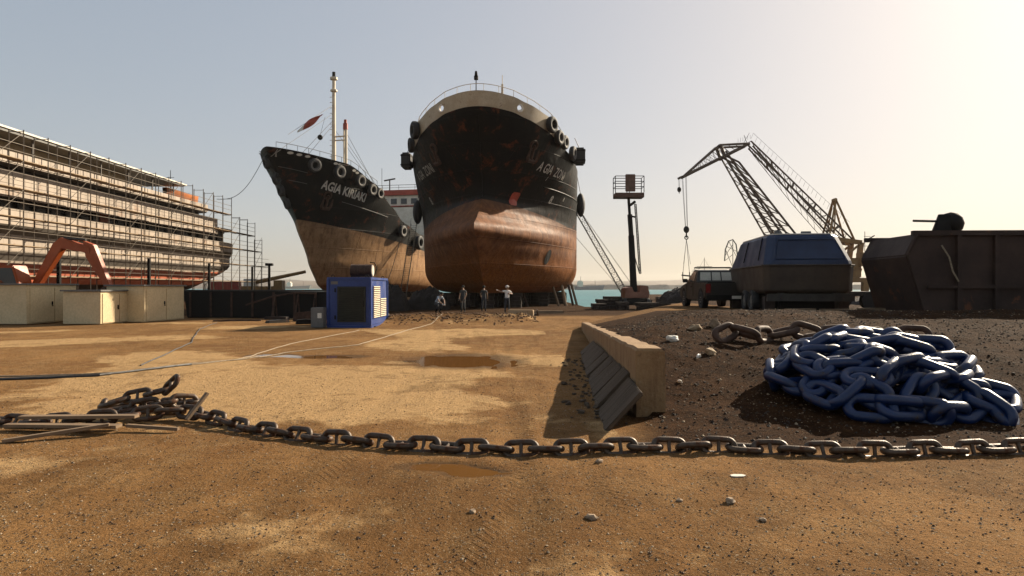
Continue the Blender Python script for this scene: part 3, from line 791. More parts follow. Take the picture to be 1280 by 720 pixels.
# ---- access ladder to the smaller ship
def ladder(a, b, w, label):
    a, b = Vector(a), Vector(b); o = thing('ladder', label, 'ladder', a)
    sd = (b-a).cross(Vector((0,0,1))).normalized()*w/2; n = int((b-a).length/.36)
    mb = MB(); mb.tube(sd, b-a+sd, .05, 6); mb.build('side_rail', M['black'], o)
    mb = MB(); mb.tube(-sd, b-a-sd, .05, 6); mb.build('side_rail', M['black'], o)
    mb = MB()
    for i in range(1, n): q = (b-a)*i/n; mb.tube(q-sd, q+sd, .028, 5)
    tag(mb.build('rungs', M['black'], o))
    mb = MB(); up = Vector((0,0,.9)); mb.tube(sd+up*.4, b-a+sd+up, .022, 5); mb.tube(-sd+up*.4, b-a-sd+up, .022, 5)
    for i in range(0, n, 4): q = (b-a)*i/n; mb.tube(q+sd, q+sd+up*(.4+.6*i/n), .018, 4); mb.tube(q-sd, q-sd+up*(.4+.6*i/n), .018, 4)
    mb.build('handrail', M['black'], o)
ladder((-16.6,99.5,0),(-15.9,106.5,12.0),.95,'steep black ladder leaning from the ground to the deck of the smaller ship')
ladder((-14.9,119,5.6),(-14.4,125,15.2),.95,'upper black ladder rising to the bridge house behind the first one')
mb = MB(); mb.path([Vector((-20.2,99,0)).lerp(Vector((-17.4,104,10.6)), i/12)-Vector((0,0,1.4*math.sin(math.pi*i/12))) for i in range(13)], .05, 5)
tag(mb.build('mooring_rope', M['wire']), 'dark rope slanting down left of the black ladder', 'rope')

# ------------------------------------------------------------------ passenger ship being refitted
def passenger_ship():
    cx = -41.0; o = thing('passenger_ship', 'cream and red passenger ship under refit behind scaffolding at the far left', 'ship', (cx,62,0))
    beige, nt, b = nodes_of('primer_beige'); t = NT(nt); v = t.coords()
    sp = t.n('ShaderNodeSeparateXYZ'); t.link(v, sp.inputs[0]); cb = t.n('ShaderNodeCombineXYZ'); t.link(sp.outputs[1], cb.inputs[0]); t.link(sp.outputs[2], cb.inputs[1])
    br = t.n('ShaderNodeTexBrick'); t.link(cb.outputs[0], br.inputs['Vector']); br.inputs['Scale'].default_value = 1.; br.inputs['Brick Width'].default_value = 1.15; br.inputs['Row Height'].default_value = 1.4; br.inputs['Mortar Size'].default_value = .03; br.inputs['Mortar Smooth'].default_value = .3
    br.inputs['Color1'].default_value = (.37,.30,.235,1); br.inputs['Color2'].default_value = (.30,.24,.185,1); br.inputs['Mortar'].default_value = (.13,.10,.07,1); br.inputs['Bias'].default_value = 0.
    n1 = t.noise(v, .8, 8, .65, .3); stv = t.noise(t.coords('Object',(1,1,.15)), 2.5, 8, .7)
    c = t.mix(t.ramp(n1,.58,.66,0,.6), br.outputs['Color'], (.24,.12,.06)); c = t.mix(t.ramp(stv,.5,.68,0,.5), c, (.15,.12,.09)); t.link(c, b.inputs['Base Color']); b.inputs['Roughness'].default_value = .6
    t.bump(br.outputs['Fac'], .4, .02, b)
    primer_shade = mat('primer_shade_grey', (.14,.12,.10), (.10,.085,.07), .5, .6, bump=.1)  # grey primer; on the undercut hull strips it paints their shade
    redp = mat('primer_red', (.42,.10,.04), (.34,.075,.03), .5, .6, rust=.1, bump=.1)
    darkin = mat('dark_interior', (.05,.04,.032), (.07,.056,.045), 1, .8, bump=0)
    ys = [-28+i*2 for i in range(23)] + [17+i*.5 for i in range(1, 18)]   # local y: 62 is origin, end at +25
    def hb(y, B): 
        t = sm(0,1,0) if y < 16 else (y-16)/9.2
        return B*max(0, 1-max(0,t)**2.6)**.5 if y > 16 else B
    prof = [(1.3,3.6,0,1.2),(1.9,4.6,2,1.),(2.45,5.3,3,.8),(2.56,5.33,2,.8),(3.35,5.45,0,.3),(3.36,5.45,0,.3),(3.55,5.5,1,.2),(4.15,5.9,0,.1),(5.35,5.9,1,0),(6.0,6.35,0,0),(7.1,6.35,0,0)]
    mb = MB(); n = len(prof); vs = []
    for sd in (1,-1):
        for y in ys:
            for (z,b,mi,rise) in prof:
                up = rise*2.2*sm(12,25,y)
                vs.append((sd*hb(y,b), y, z+up))
    K = len(ys)
    for sdi in range(2):
        for i in range(K-1):
            for j in range(n-1):
                a = sdi*K*n+i*n+j; mb.mi = [0,1,2,0][prof[j][2]]
                if prof[j][2] == 0 and j <= 0: mb.mi = 1
                mb.add([],[]); mb.f.append((a,a+n,a+n+1,a+1)); mb.m.append(mb.mi)
    mb.v = [tuple(v) for v in vs]
    mb.mi = 1
    top = [(sd*hb(y,6.2), y, 6.55) for sd in (1,-1) for y in ys]
    b0 = len(mb.v); mb.v += top
    for i in range(K-1): mb.f.append((b0+i, b0+i+1, b0+K+i+1, b0+K+i)); mb.m.append(1)
    mb.build('hull', [beige,primer_shade,redp,beige], o)
    for y in (-9.8,-8.6,-2.4,10.2,15.5): mb = MB(); mb.tube((5.8,y,4.95),(5.93,y,4.95),.16,12); mb.build('porthole', darkin, o)
    def deck(z, b, y1, th, m, name='deck'):
        q = MB(); yy = [y for y in ys if y < y1-1.5]+[y1-1.5, y1-.5, y1]
        pl = [(b*(1 if y < y1-1.2 else .93 if y < y1-.2 else .75), y) for y in yy]
        poly = pl+[(-x,y) for x,y in reversed(pl)]
        q.prism(poly, (0,0,th), (0,0,z), ((1,0,0),(0,1,0))); return q.build(name, m, o)
    def house(z0, z1, b, y1, win, m, name='deck_house', gap=1.5, wz=(.35,.8), y0=-28):
        """side walls with real openings, dark core behind"""
        q = MB(); q.box((0,(y0+y1)/2,(z0+z1)/2),(2*b-.9, y1-y0-.9, z1-z0-.02)); core = q.build('interior', darkin, o)
        q = MB(); H = z1-z0; a = z0+H*wz[0]; c = z0+H*wz[1]; y = y0
        for sd in (1,-1):
            X = sd*b
            def quad(ya,yb,za,zb): q.box((X,(ya+yb)/2,(za+zb)/2),(.12,yb-ya,zb-za))
            quad(y0,y1,z0,a); quad(y0,y1,c,z1)
            y = y0; k = 0
            while y < y1-.01:
                w = gap*(.56 if win else 1); e = min(y+w, y1); quad(y, e, a+.001, c-.001)
                y = e+(gap*.44 if win else 0); k += 1
        q.box((0,y1-.06,(z0+z1)/2),(2*b-.13,.12,H)); wl = q.build(name, m, o)
        return wl
    house(7.1, 8.55, 5.2, 19.5, True, primer_shade, gap=1.7, wz=(.15,.85))
    deck(8.55, 6.5, 20.4, .22, beige); 
    q = MB(); q.box((6.42,-6.5,8.2),(.1,43,.7)); q.build('fascia', beige, o)
    q = MB(); q.box((6.44,-3.6,9.25),(.1,37,.9)); q.build('bulwark', beige, o)
    house(8.8, 10.25, 4.9, 13.5, True, primer_shade, gap=1.3, wz=(.3,.85))
    deck(10.25, 6.2, 14.2, .18, beige); q = MB(); q.box((6.2,-7,10.7),(.1,40,.75)); q.build('bulwark', beige, o)
    house(10.4, 12.2, 4.3, 1.0, False, mat('sand_primer', (.45,.35,.22),(.38,.29,.18),.6,.7))
    # sloping canopy roof
    q = MB(); q.prism([(-28,12.35),(7.6,12.35),(7.8,12.5),(-28,12.62)], (12.6,0,0), (-6.3,0,0), ((0,1,0),(0,0,1))); q.build('canopy_roof', M['grey'], o)
    q = MB(); q.prism([(-28,12.60),(7.8,12.48),(7.84,12.6),(-28,12.74)], (.1,0,0), (6.31,0,0), ((0,1,0),(0,0,1))); q.build('canopy_edge', M['white'], o)
    for i in range(9): q = MB(); q.tube((5.9,-26+i*4,10.4),(5.9,-26+i*4,12.35),.07,6); q.build('stanchion', primer_shade, o)
    for y,c_ in ((-4.6,'orange'),): q = MB(); q.box((5.32,y,7.9),(.1,1.2,1.1)); q.build('orange_panel', M['orange'], o)
    q = MB(); q.tube((3,11,10.4),(3,11,14.7),.06,6,.03); q.tube((2.6,11,13.9),(3.4,11,13.9),.03,4); q.build('aerial_mast', M['black'], o)
    # hull stands on blocks
    for i in range(8):
        block(cx+rnd.uniform(-.5,.5), 40+i*6.2, 2.4, 1.0, 1.3, 'dark block under the scaffolded passenger ship, number %d from the near end' % (i+1))
    # lifeboat
    lb = thing('lifeboat', 'orange lifeboat hull resting on the upper deck of the scaffolded ship', 'lifeboat', (cx+4.9,71.6,10.6))
    q = MB(); vs=[]; N=14; prof2=[(0,0),(.5,.12),(.85,.5),(1.,1.15)]
    for i in range(N+1):
        t_ = i/N; w = math.sin(math.pi*min(max(t_,0.02),.98))**.55; r_ = .35*abs(2*t_-1)**2
        for sd in (-1,1):
            for (a,b) in prof2: vs.append((sd*a*1.15*w, -3.4+6.8*t_, b+r_+(1-w)*.25*(1-b)))
    k=len(prof2)
    for i in range(N):
        for s_ in range(2):
            for j in range(k-1):
                a=i*2*k+s_*k+j; q.f.append((a,a+1,a+1+2*k,a+2*k)); q.m.append(0)
    for i in range(N): a=i*2*k+k-1; q.f.append((a,a+k,a+3*k,a+2*k)); q.m.append(0)
    q.v=vs; q.build('boat_hull', mat('lifeboat_orange',(.55,.19,.06),(.42,.13,.04),1.2,.6,rust=.2), lb, smooth=True)
    q = MB(); q.box((0,-1.8,-.02),(1.6,.16,.2)); q.box((0,1.8,-.02),(1.6,.16,.2)); q.build('cradle', M['darkwood'], lb)
    # scaffolding
    sc = thing('scaffolding', 'grey tube scaffolding with plank walkways along the cream passenger ship', 'scaffolding', (cx+6.95,62,0))
    tops = lambda y: 12.3 if y < 8 else 12.2 if y < 17.6 else 10.2 if y < 20.5 else 10.0 if y < 23 else 8.0 if y < 25.5 else 4.6
    tube_m = mat('scaffold_tube', (.14,.11,.08), (.09,.07,.05), 2, .5, .3)
    yy = [-27+i*2.35 for i in range(24)]
    lv = [2.4,4.45,6.35,8.3,10.25]
    for i,y in enumerate(yy):
        tp = tops(y); q = MB()
        for x in (0,1.0): q.tube((x,y,0),(x,y,tp),.04,5); q.tube((x,y,0),(x,y,.08),.12,6)
        for z in lv:
            if z < tp+.1: q.tube((0,y,z-.1),(1.0,y,z-.1),.03,4)
        q.tube((0,y,tp-.12),(1.0,y,tp-.12),.03,4)
        q.build('standard_frame', tube_m, sc)
    for z in lv:
        last = max([y for y in yy if tops(y) >= z+.1])
        q = MB(); y = yy[0]
        while y < last+.3:
            e = min(y+2.3, last+.4)
            q.box((.5+rnd.uniform(-.06,.06),(y+e)/2,z+rnd.uniform(0,.03)),(.8,e-y,.05)); y = e+.03
        q.build('platform', mat('scaffold_plank',(.3,.2,.1),(.2,.13,.07),2,.8), sc)
        q = MB()
        for dz in (.5,1.0):
            for x in (1.0,): q.tube((x,yy[0],z+dz),(x,last,z+dz),.025,4)
        for k in range(0, len(yy)-1, 3):
            if yy[k+1] <= last: q.tube((1.0,yy[k],z),(1.0,yy[k+1],z+1.9),.022,4)
        q.build('guard_rail', tube_m, sc)
    q = MB()
    for y in yy[::5]: q.box((1.35,y+.6,2.2),(.22,.2,4.2))
    q.build('support_post', M['black'], sc)
passenger_ship()
mb = MB()
a = ZONI and KIR.W((-.2,.3,12.0)); b = Vector((-34.2,76,11.9))
mb.path([a.lerp(b, i/24)-Vector((0,0,1.9*math.sin(math.pi*i/24))) for i in range(25)], .035, 5)
tag(mb.build('mooring_rope', M['wire']), 'thin dark line sagging from the smaller ship bow to the scaffolded ship', 'rope')

# ------------------------------------------------------------------ sheds, barge, excavator on the left
def shed(x, y, w, l, hgt, rz, label):
    o = thing('site_shed', label, 'shed', (x,y,G(x,y)-.02), rz, 'cream steel sheds at the left')
    # local: lit long face is +x side at x=0, running along +y; body behind
    q = MB(); q.box((-w/2,l/2,hgt/2+.05),(w,l,hgt)); q.build('wall', M['cream'], o, bevel=.02)
    q = MB(); q.box((-w/2,l/2,hgt+.09),(w+.16,l+.16,.07)); q.build('roof', M['grey'], o)
    q = MB(); q.box((.012,l*.28,hgt*.5+.02),(.03,l*.46,hgt*.9)); d = q.build('door', M['cream'], o, bevel=.006)
    q = MB(); q.box((.05,l*.47,hgt*.55),(.05,.04,.16)); q.tube((.03,l*.47,hgt*.48),(.09,l*.47,hgt*.48),.02,6); q.build('handle', M['black'], d)
    q = MB(); q.box((.012,l*.74,hgt*.5+.02),(.03,l*.42,hgt*.9)); q.build('door', M['cream'], o, bevel=.006)
    return o
shed(-17.0,30.3,1.9,3.0,1.66,R(-7),'low cream steel shed with door, standing beside the dark barge')
shed(-17.95,28.6,1.7,2.4,1.42,R(-3),'narrow cream steel shed with stickers, left of the larger cream shed')
shed(-21.0,28.4,2.4,3.0,1.7,R(-3),'largest cream steel shed, farthest left of the yard')
o = thing('steel_barge', 'long low black steel pontoon lying behind the sheds', 'pontoon', (-13.3,35.0,0), R(-4))
q = MB(); q.prism([(-4.2,0),(5.0,0),(5.4,.5),(5.4,1.38),(-4.4,1.48)], (0,2.6,0), (0,0,0)); q.build('hull', M['black'], o, bevel=.03)
for i in range(9): q = MB(); q.box((-4+i*1.15,-.03,.72),(.1,.06,1.3)); q.build('fender_strip', M['rusty'], o)
q = MB(); q.box((.4,.05,1.47),(9.8,.12,.08)); q.build('deck_edge', M['steel'], o)

def excavator(x, y, rz, label):
    o = thing('excavator', label, 'excavator', (x,y,G(x,y)), rz)
    for sd in (-1,1):
        q = MB(); q.prism([(-1.7,.35),(-1.45,.05),(1.45,.05),(1.7,.35),(1.7,.5),(1.45,.8),(-1.45,.8),(-1.7,.5)], (0,.5,0), (0,sd*1.0-.25,0)); q.build('track', M['black'], o, bevel=.03)
    q = MB(); q.box((0,0,.75),(1.4,1.6,.4)); q.tube((0,0,.9),(0,0,1.1),.7,16); q.build('undercarriage', M['black'], o)
    q = MB(); q.prism([(-1.9,1.1),(1.0,1.1),(1.0,1.6),(.4,2.1),(-1.9,2.1)], (0,2.2,0), (0,-1.1,0)); q.build('engine_housing', M['orange'], o, bevel=.06)
    q = MB(); q.prism([(.1,1.15),(1.3,1.15),(1.45,1.9),(1.1,2.9),(.1,2.9)], (0,.95,0), (0,-1.08,0)); c = q.build('cab', M['orange'], o, bevel=.05)
    q = MB(); q.prism([(.25,1.8),(1.35,1.8),(1.02,2.75),(.25,2.75)], (0,.99,0), (0,-1.1,0)); q.build('window', M['glass'], c)
    q = MB(); q.prism([(.9,1.3),(1.2,1.15),(3.2,3.9),(5.0,3.6),(5.05,3.95),(3.1,4.55),(2.6,4.2)], (0,.4,0), (0,0,0)); q.build('boom', M['orange'], o, bevel=.03)
    q = MB(); q.prism([(4.5,4.35),(5.2,4.1),(6.3,1.6),(6.05,1.5),(4.7,3.4)], (0,.34,0), (0,.03,0)); q.build('stick', M['orange'], o, bevel=.03)
    q = MB(); q.tube((1.3,.2,1.7),(2.7,.2,3.5),.1,8); q.tube((3.2,.2,4.5),(4.6,.2,4.4),.09,8); q.build('hydraulic_cylinder', M['steel'], o)
    q = MB(); q.prism([(6.4,1.7),(6.0,1.6),(5.5,.9),(5.6,.3),(6.2,.15),(6.6,.35),(6.1,.55),(6.0,.9),(6.45,1.3)], (0,1.1,0), (0,-.35,0)); q.build('bucket', M['rusty'], o, bevel=.02)
excavator(-29.3,38.5,R(-8),'orange tracked excavator with raised boom behind the cream sheds')

# lamp post, yellow mobile crane and container in the gap left of the smaller ship
o = thing('lamp_post', 'short dark lamp post between the scaffolding and the smaller ship', 'lamp post', (-25.9,70,0))
q = MB(); q.tube((0,0,0),(0,0,4.0),.16,8,.12); q.build('pole', M['black'], o)
q = MB(); q.box((0,0,4.1),(.75,.5,.28)); q.build('lamp_head', M['black'], o, bevel=.04)
o = thing('mobile_crane', 'distant yellow telescopic crane in the gap left of the smaller ship', 'crane', (-43,112,0), R(5))
q = MB(); q.box((0,0,1.3),(7,2.4,1.2)); q.box((3.2,0,2.1),(1.4,2.3,1.6)); q.build('carrier', M['yellow'], o, bevel=.05)
q = MB(); q.tube((-2.5,0,2.2),(7.6,0,4.4),.38,6,.26); q.build('boom', M['yellow'], o)
q = MB(); q.box((-1.5,0,2.5),(1.8,2.2,1.3)); q.build('slew_house', M['white'], o)
for x in (-2.6,-1.2,2.6):
    for sd in (-1,1): q = MB(); q.tube((x,sd*1.0,.55),(x,sd*1.35,.55),.55,14); q.build('wheel', M['rubber'], o)
o = thing('shipping_container', 'distant small red container under the yellow crane', 'container', (-45.5,104,0), R(10))
q = MB(); q.box((0,0,1.3),(4.4,2.4,2.6)); q.build('body', M['red'], o)
q = MB()
for i in range(12): q.box((-2.1+i*.38,-1.22,1.3),(.12,.06,2.4))
q.build('corrugation', M['red'], o)
o = thing('lattice_mast', 'distant thin lattice mast with stays behind the lamp post', 'mast', (-45,96,0))
q = MB(); q.lattice((0,0,0),(.9,0,4.4),.6,.3,7,.035,.02); q.build('tower', M['steel'], o)
q = MB(); q.tube((.9,0,4.3),(12,0,4.0),.02,4); q.tube((.9,0,4.3),(6,0,1.2),.02,4); q.build('stay', M['wire'], o)

# ------------------------------------------------------------------ generator container
o = thing('generator_container', 'blue steel generator container with pale louvres in front of the smaller ship', 'generator', (-6.6,26.6,G(-6.6,27)-.03))
mb = MB(); mb.box((0,1.75,1.05),(1.7,3.5,1.9)); body = mb.build('body', M['blue'], o, bevel=.03)
mb = MB()
for z in (.07,2.03):
    for y in (-.01,3.51): mb.box((0,y,z),(1.78,.09,.1))
    for x in (-.86,.86): mb.box((x,1.75,z),(.08,3.42,.1))
for x in (-.86,.86):
    for y in (-.01,3.51): mb.box((x,y,1.05),(.09,.1,1.86))
mb.build('corner_frame', M['blue'], o)
dkg = mat('dark_green_panel', (0.015,0.0175,0.01), (0.01,0.012,0.0075), 2, .6)
mb = MB(); mb.box((.1,-.03,.98),(1.15,.06,1.45)); pn = mb.build('front_panel', dkg, o, bevel=.01)
mb = MB()
for i in range(16): mb.box((.1,-.07,.34+i*.085),(1.0,.03,.03), M=Matrix.Rotation(.5,3,'X'))
mb.build('louvre', dkg, pn)
for (y0_,y1_,z0_,z1_) in ((.5,1.75,.38,1.72),(1.9,3.1,.38,1.2)):
    mb = MB(); mb.box((.855,(y0_+y1_)/2,(z0_+z1_)/2),(.02,y1_-y0_+.08,z1_-z0_+.06)); vp = mb.build('vent_panel', M['blue'], o)
    n = int((z1_-z0_)/.075); mb = MB()
    for i in range(n): mb.box((.885,(y0_+y1_)/2,z0_+.04+i*(z1_-z0_)/n),(.05,y1_-y0_,.045), M=Matrix.Rotation(-.5,3,'Y'))
    mb.build('louvre', mat('louvre_cream', (0.544,0.44,0.264),(0.48,0.384,0.224),3,.5), vp)
mb = MB(); mb.box((0,.6,.0),(1.9,.2,.12)); mb.box((0,2.8,.0),(1.9,.2,.12)); mb.build('skid', M['black'], o)
for x_ in (-.7,.7):
    for y_ in (.15,3.35): mb = MB(); mb.torus((x_,y_,2.12),(0,1,0),.055,.015,12,6); mb.build('lifting_eye', M['black'], o)
for z_ in (.45,1.55): mb = MB(); mb.box((-.56,-.055,z_),(.05,.05,.16)); mb.build('hinge', M['black'], o)
mb = MB(); mb.box((.6,-.075,1.0),(.04,.04,.24)); mb.build('door_handle', M['black'], o)
mb = MB(); mb.box((-.6,-.012,1.85),(.28,.01,.12)); mb.build('data_plate', M['grey'], o)
o = thing('steel_drum', 'dark drum with pale end lying on the blue generator container', 'drum', (-6.3,27.6,G(-6.6,27)+2.34))
mb = MB(); mb.tube((-.45,0,0),(.42,0,0),.26,18)
for x in (-.44,-.15,.15,.41): mb.tube((x-.015,0,0),(x+.015,0,0),.275,18)
mb.build('body', M['rusty'], o, smooth=True)
mb = MB(); mb.tube((.42,0,0),(.455,0,0),.235,18); mb.build('lid', M['white'], o)
mb = MB(); mb.path([(.5,0,-.2),(.62,0,.1),(.5,.1,.33),(.3,.1,.36)], .02, 5); mb.build('hose_stub', M['black'], o)
o = thing('switch_box', 'small grey switch box with paper notice left of the blue generator', 'box', (-7.75,26.3,G(-7.7,26.3)))
mb = MB(); mb.box((0,0,.42),(.5,.45,.8)); mb.build('body', M['grey'], o, bevel=.02)
mb = MB(); mb.box((.1,-.232,.5),(.16,.01,.2)); mb.build('notice', M['white'], o)
mb = MB(); mb.tube((-.15,0,.8),(-.15,0,1.2),.03,6); mb.build('conduit', M['black'], o)

# debris on the ground near the ships: each piece its own thing
DEB = [(-13.2,31.5,2.2,.1,.1,.3,'rusty','long rusty bar lying before the pontoon'),(-11.9,33.2,1.6,.25,.2,-.5,'darkwood','dark baulk left of the blue generator, farthest back'),
 (-10.8,30.2,1.1,.3,.16,.9,'steel','dark plate scrap left of the blue generator'),(-9.9,31.8,1.4,.12,.5,.1,'rusty','rusty upright scrap frame behind the switch box'),
 (-9.3,29.3,.7,.35,.25,.4,'black','black battery-like box near the switch box'),(-8.9,33.5,1.8,.2,.3,-.2,'darkwood','dark baulk just behind the generator corner'),
 (-4.3,33.3,1.6,.25,.2,.15,'wood','pale board on top of the earth bank right of the generator'),(-3.4,34.6,1.2,.14,.14,-.8,'wood','short pale stick leaning on the earth bank'),
 (-5.0,34.0,.5,.4,.22,.3,'white','pale crumpled rubbish on the earth bank'),(-1.8,35.2,1.5,.2,.16,.5,'darkwood','dark plank below the pointing worker'),
 (-.6,36.8,1.1,.16,.2,-.3,'rusty','rusty bar lying right of the pointing worker feet'),(.9,37.5,1.3,.3,.15,.2,'darkwood','dark sleeper under the right bilge of the big ship'),
 (2.3,41.5,2.0,.3,.2,.1,'wood','pale plank at the feet of the timber shores')]
for x,y,l,w,hh_,rz,m_,lab in DEB:
    mb = MB(); mb.prism([(-l/2,0),(l/2,0),(l/2-.04,hh_*.9),(l*.1,hh_),(-l/2+.05,hh_*.85)], (0,w,0), (0,-w/2,0))
    tag(mb.build('scrap_piece', M[m_], loc=(x,y,G(x,y)-.02), rz=rz, bevel=.01), lab, 'scrap', 'scrap lying in front of the ships')
# tripod of pipes by the smaller ship's stem
o = thing('pipe_trestle', 'rusty bent pipe trestle under the stem of the smaller ship', 'trestle', (-11.6,34.5,0))
mb = MB(); mb.path([(-2.4,0,.7),(-1,0,1.15),(.2,0,1.35),(1.3,0,1.3)], .05, 6); mb.build('bent_pipe', M['rusty'], o)
for x in (-.9,.3,1.2): mb = MB(); mb.tube((x,-.4,0),(x+.05,0,1.25),.04,5); mb.tube((x,.4,0),(x+.05,0,1.25),.04,5); mb.build('leg', M['rusty'], o)
# timber beam with lit sawn end
o = thing('concrete_beam', 'squared concrete beam with lit end lying at the edge of the earth bank', 'beam', (.55,33.4,G(.5,33.4)), R(-12))
mb = MB(); mb.box((-.1,0,.14),(1.3,.34,.3)); mb.build('body', M['conc'], o, bevel=.02)
mb = MB(); mb.torus((.75,0,.16),(1,.2,.1),.14,.04,14,6); mb.build('lifting_ring', M['rusty'], o)
# loose earth clods on the bank
mb = MB()
for i in range(700):
    x = rnd.uniform(-6.4,1.2); y = 31.5+.25*(x+3)+rnd.gauss(0,1.1); r_ = rnd.uniform(.02,.07)
    a = [Vector((rnd.uniform(-1,1),rnd.uniform(-1,1),rnd.uniform(-1,1))).normalized()*r_ for _ in range(6)]
    mb.sphere((x,y,G(x,y)+r_*.3), r_, 3, (rnd.uniform(.7,1.3),rnd.uniform(.7,1.3),rnd.uniform(.5,.9)))
tag(mb.build('earth_clods', mat('clod_earth',(0.156,0.078,0.03),(0.084,0.042,0.0168),6,.95)), 'loose brown clods on the earth bank', 'rubble', kind='stuff')

# ------------------------------------------------------------------ hoses on the ground
def hose(pts, r, m, label, lift=0.):
    P = []
    for (a,b) in zip(pts, pts[1:]):
        for i in range(8):
            t_ = i/8; x = a[0]+(b[0]-a[0])*t_; y = a[1]+(b[1]-a[1])*t_
            x += .05*nz(x,y,.8,40); P.append((x,y,max(G(x,y),-.02)+r*.8))
    x,y = pts[-1]; P.append((x,y,G(x,y)+r))
    mb = MB(); mb.path(P, r, 6); return tag(mb.build('hose', M[m], smooth=True), label, 'hose')
hose([(-11,11.4),(-9,11.9),(-7.3,12.2),(-6.7,13.7),(-6.0,14.7),(-5.6,16.2),(-4.3,18.4),(-4.1,22.3),(-3.9,25.9),(-3.25,32.0),(-2.4,36.5)], .015, 'rope', 'long pale hose crossing the yard and climbing over the earth bank')
hose([(-11,11.15),(-9,11.65),(-7.3,12.0),(-6.3,14.2),(-6.1,14.8),(-6.2,16.0),(-6.3,18.5),(-5.75,24.7)], .013, 'rope', 'second pale hose branching towards the blue generator')
hose([(-11,10.9),(-9,11.4),(-7.4,11.8),(-6.6,13.5)], .024, 'wire', 'dark cable bundled beside the pale hoses at the left')
hose([(-7.6,13.4),(-9.3,19.0),(-12,25.2),(-13.5,30)], .016, 'wire', 'thin dark cable running back towards the pontoon')

# ------------------------------------------------------------------ retaining wall and leaning slabs
def retaining_wall():
    o = thing('retaining_wall', 'stained concrete retaining wall holding back the dark gravel mound', 'wall', (0,0,0))
    mb = MB(); ys = [8.1+i*(17/60) for i in range(61)]; vs = []
    W = .36
    cs = 9
    for i, y in enumerate(ys):
        x = wall_x(y); zt = wall_top(y)
        e = .012*nz(x,y,5,1)+(-.05*max(0,nz(0,y,2.2,6))); zt += e
        cols = [(0,-.3),(0,.15*zt),(0,.5*zt),(0,zt-.035),(.03,zt),(W*.5,zt+.006*nz(1,y,9,3)),(W-.04,zt-.004),(W,zt-.04),(W,.4*zt),(W,-.3)]
        for (a,z) in cols: vs.append((x+a+.012*nz(a*9,y,3,z*5), y+(.02 if i == 0 and z > zt-.03 else 0), z))
    k = 10
    fs = [(i*k+j,i*k+j+1,(i+1)*k+j+1,(i+1)*k+j) for i in range(60) for j in range(k-1)]
    fs += [tuple(range(k)), tuple(60*k+j for j in reversed(range(k)))]
    mb.add(vs, fs); m, nt, b = nodes_of('wall_concrete'); t = NT(nt)
    v = t.coords(); n1 = t.noise(v, 2.2, 8, .65, .3); n2 = t.noise(v, 14, 8, .7); st = t.noise(t.coords('Object',(1,1,.12)), 5, 8, .7)
    c = t.mix(t.ramp(n1,.35,.65), (0.312,0.194,0.089), (0.240,0.139,0.059)); c = t.mix(t.ramp(st,.48,.66,0,.75), c, (0.144,0.067,0.025)); c = t.mix(t.ramp(n2,.55,.7,0,.6), c, (0.108,0.056,0.025))
    c = t.mix(t.ramp(n2,.42,.32,0,.5), c, (0.360,0.250,0.134))
    t.link(c, b.inputs['Base Color']); b.inputs['Roughness'].default_value = .9
    t.bump(t.math('ADD', n2, t.math('MULTIPLY', st, .8)), .7, .03, b)
    mb.build('wall_body', m, o, bevel=0)
retaining_wall()
def slab(x, y, l, w, th, tilt, rz, m_, label, z=None):
    q = MB(); n = 6
    q.box((0,0,0),(w,l,th))
    ob = q.build('leaning_slab', m_, bevel=.012); ob.location = (x,y,z if z is not None else G(x,y)+math.sin(abs(tilt))*w/2)
    ob.rotation_euler = (0, tilt, rz)
    return tag(ob, label, 'slab', 'slabs leaning on the retaining wall')
slm = mat('slab_concrete', (.15,.10,.06), (.08,.055,.032), 2.2, .9, bump=.9, bdist=.05, stretch=(.6,5,5))
slab(1.29,7.95,1.25,.62,.05,R(-48),R(-4),slm,'nearest concrete slab leaning at the front foot of the wall',.2)
names = ['second','third','fourth','fifth','sixth','seventh','eighth','ninth','tenth']
yy_ = 9.15
for i in range(9):
    l_ = .72+.22*rnd.random(); w_ = .66-.028*i
    slab(wall_x(yy_)-.22+rnd.uniform(-.02,.02), yy_, l_, w_, .05, R(-44+rnd.uniform(-3,3)), R(-4+rnd.uniform(-2.5,2.5)), slm, '%s board-marked slab back from the front, leaning on the wall foot' % names[i], .2-.006*i+rnd.uniform(-.01,.02))
    yy_ += l_-.04+.05*rnd.random()

mb = MB(); r9 = random.Random(4)
for i in range(260):
    y = r9.uniform(7.6,15); x = wall_x(y)-.12-abs(r9.gauss(0,.3)); q_ = r9.uniform(.008,.045)*(1 if y > 8.2 else .6)
    mb.box((x,y,G(x,y)+q_*.3),(q_*r9.uniform(1,2),q_*r9.uniform(1,2),q_), M=Matrix.Rotation(r9.uniform(0,3),3,'Z') @ Matrix.Rotation(r9.uniform(-.6,.6),3,'X'))
tag(mb.build('concrete_crumbs', slm), 'broken concrete crumbs along the foot of the leaning slabs', 'rubble', kind='stuff')

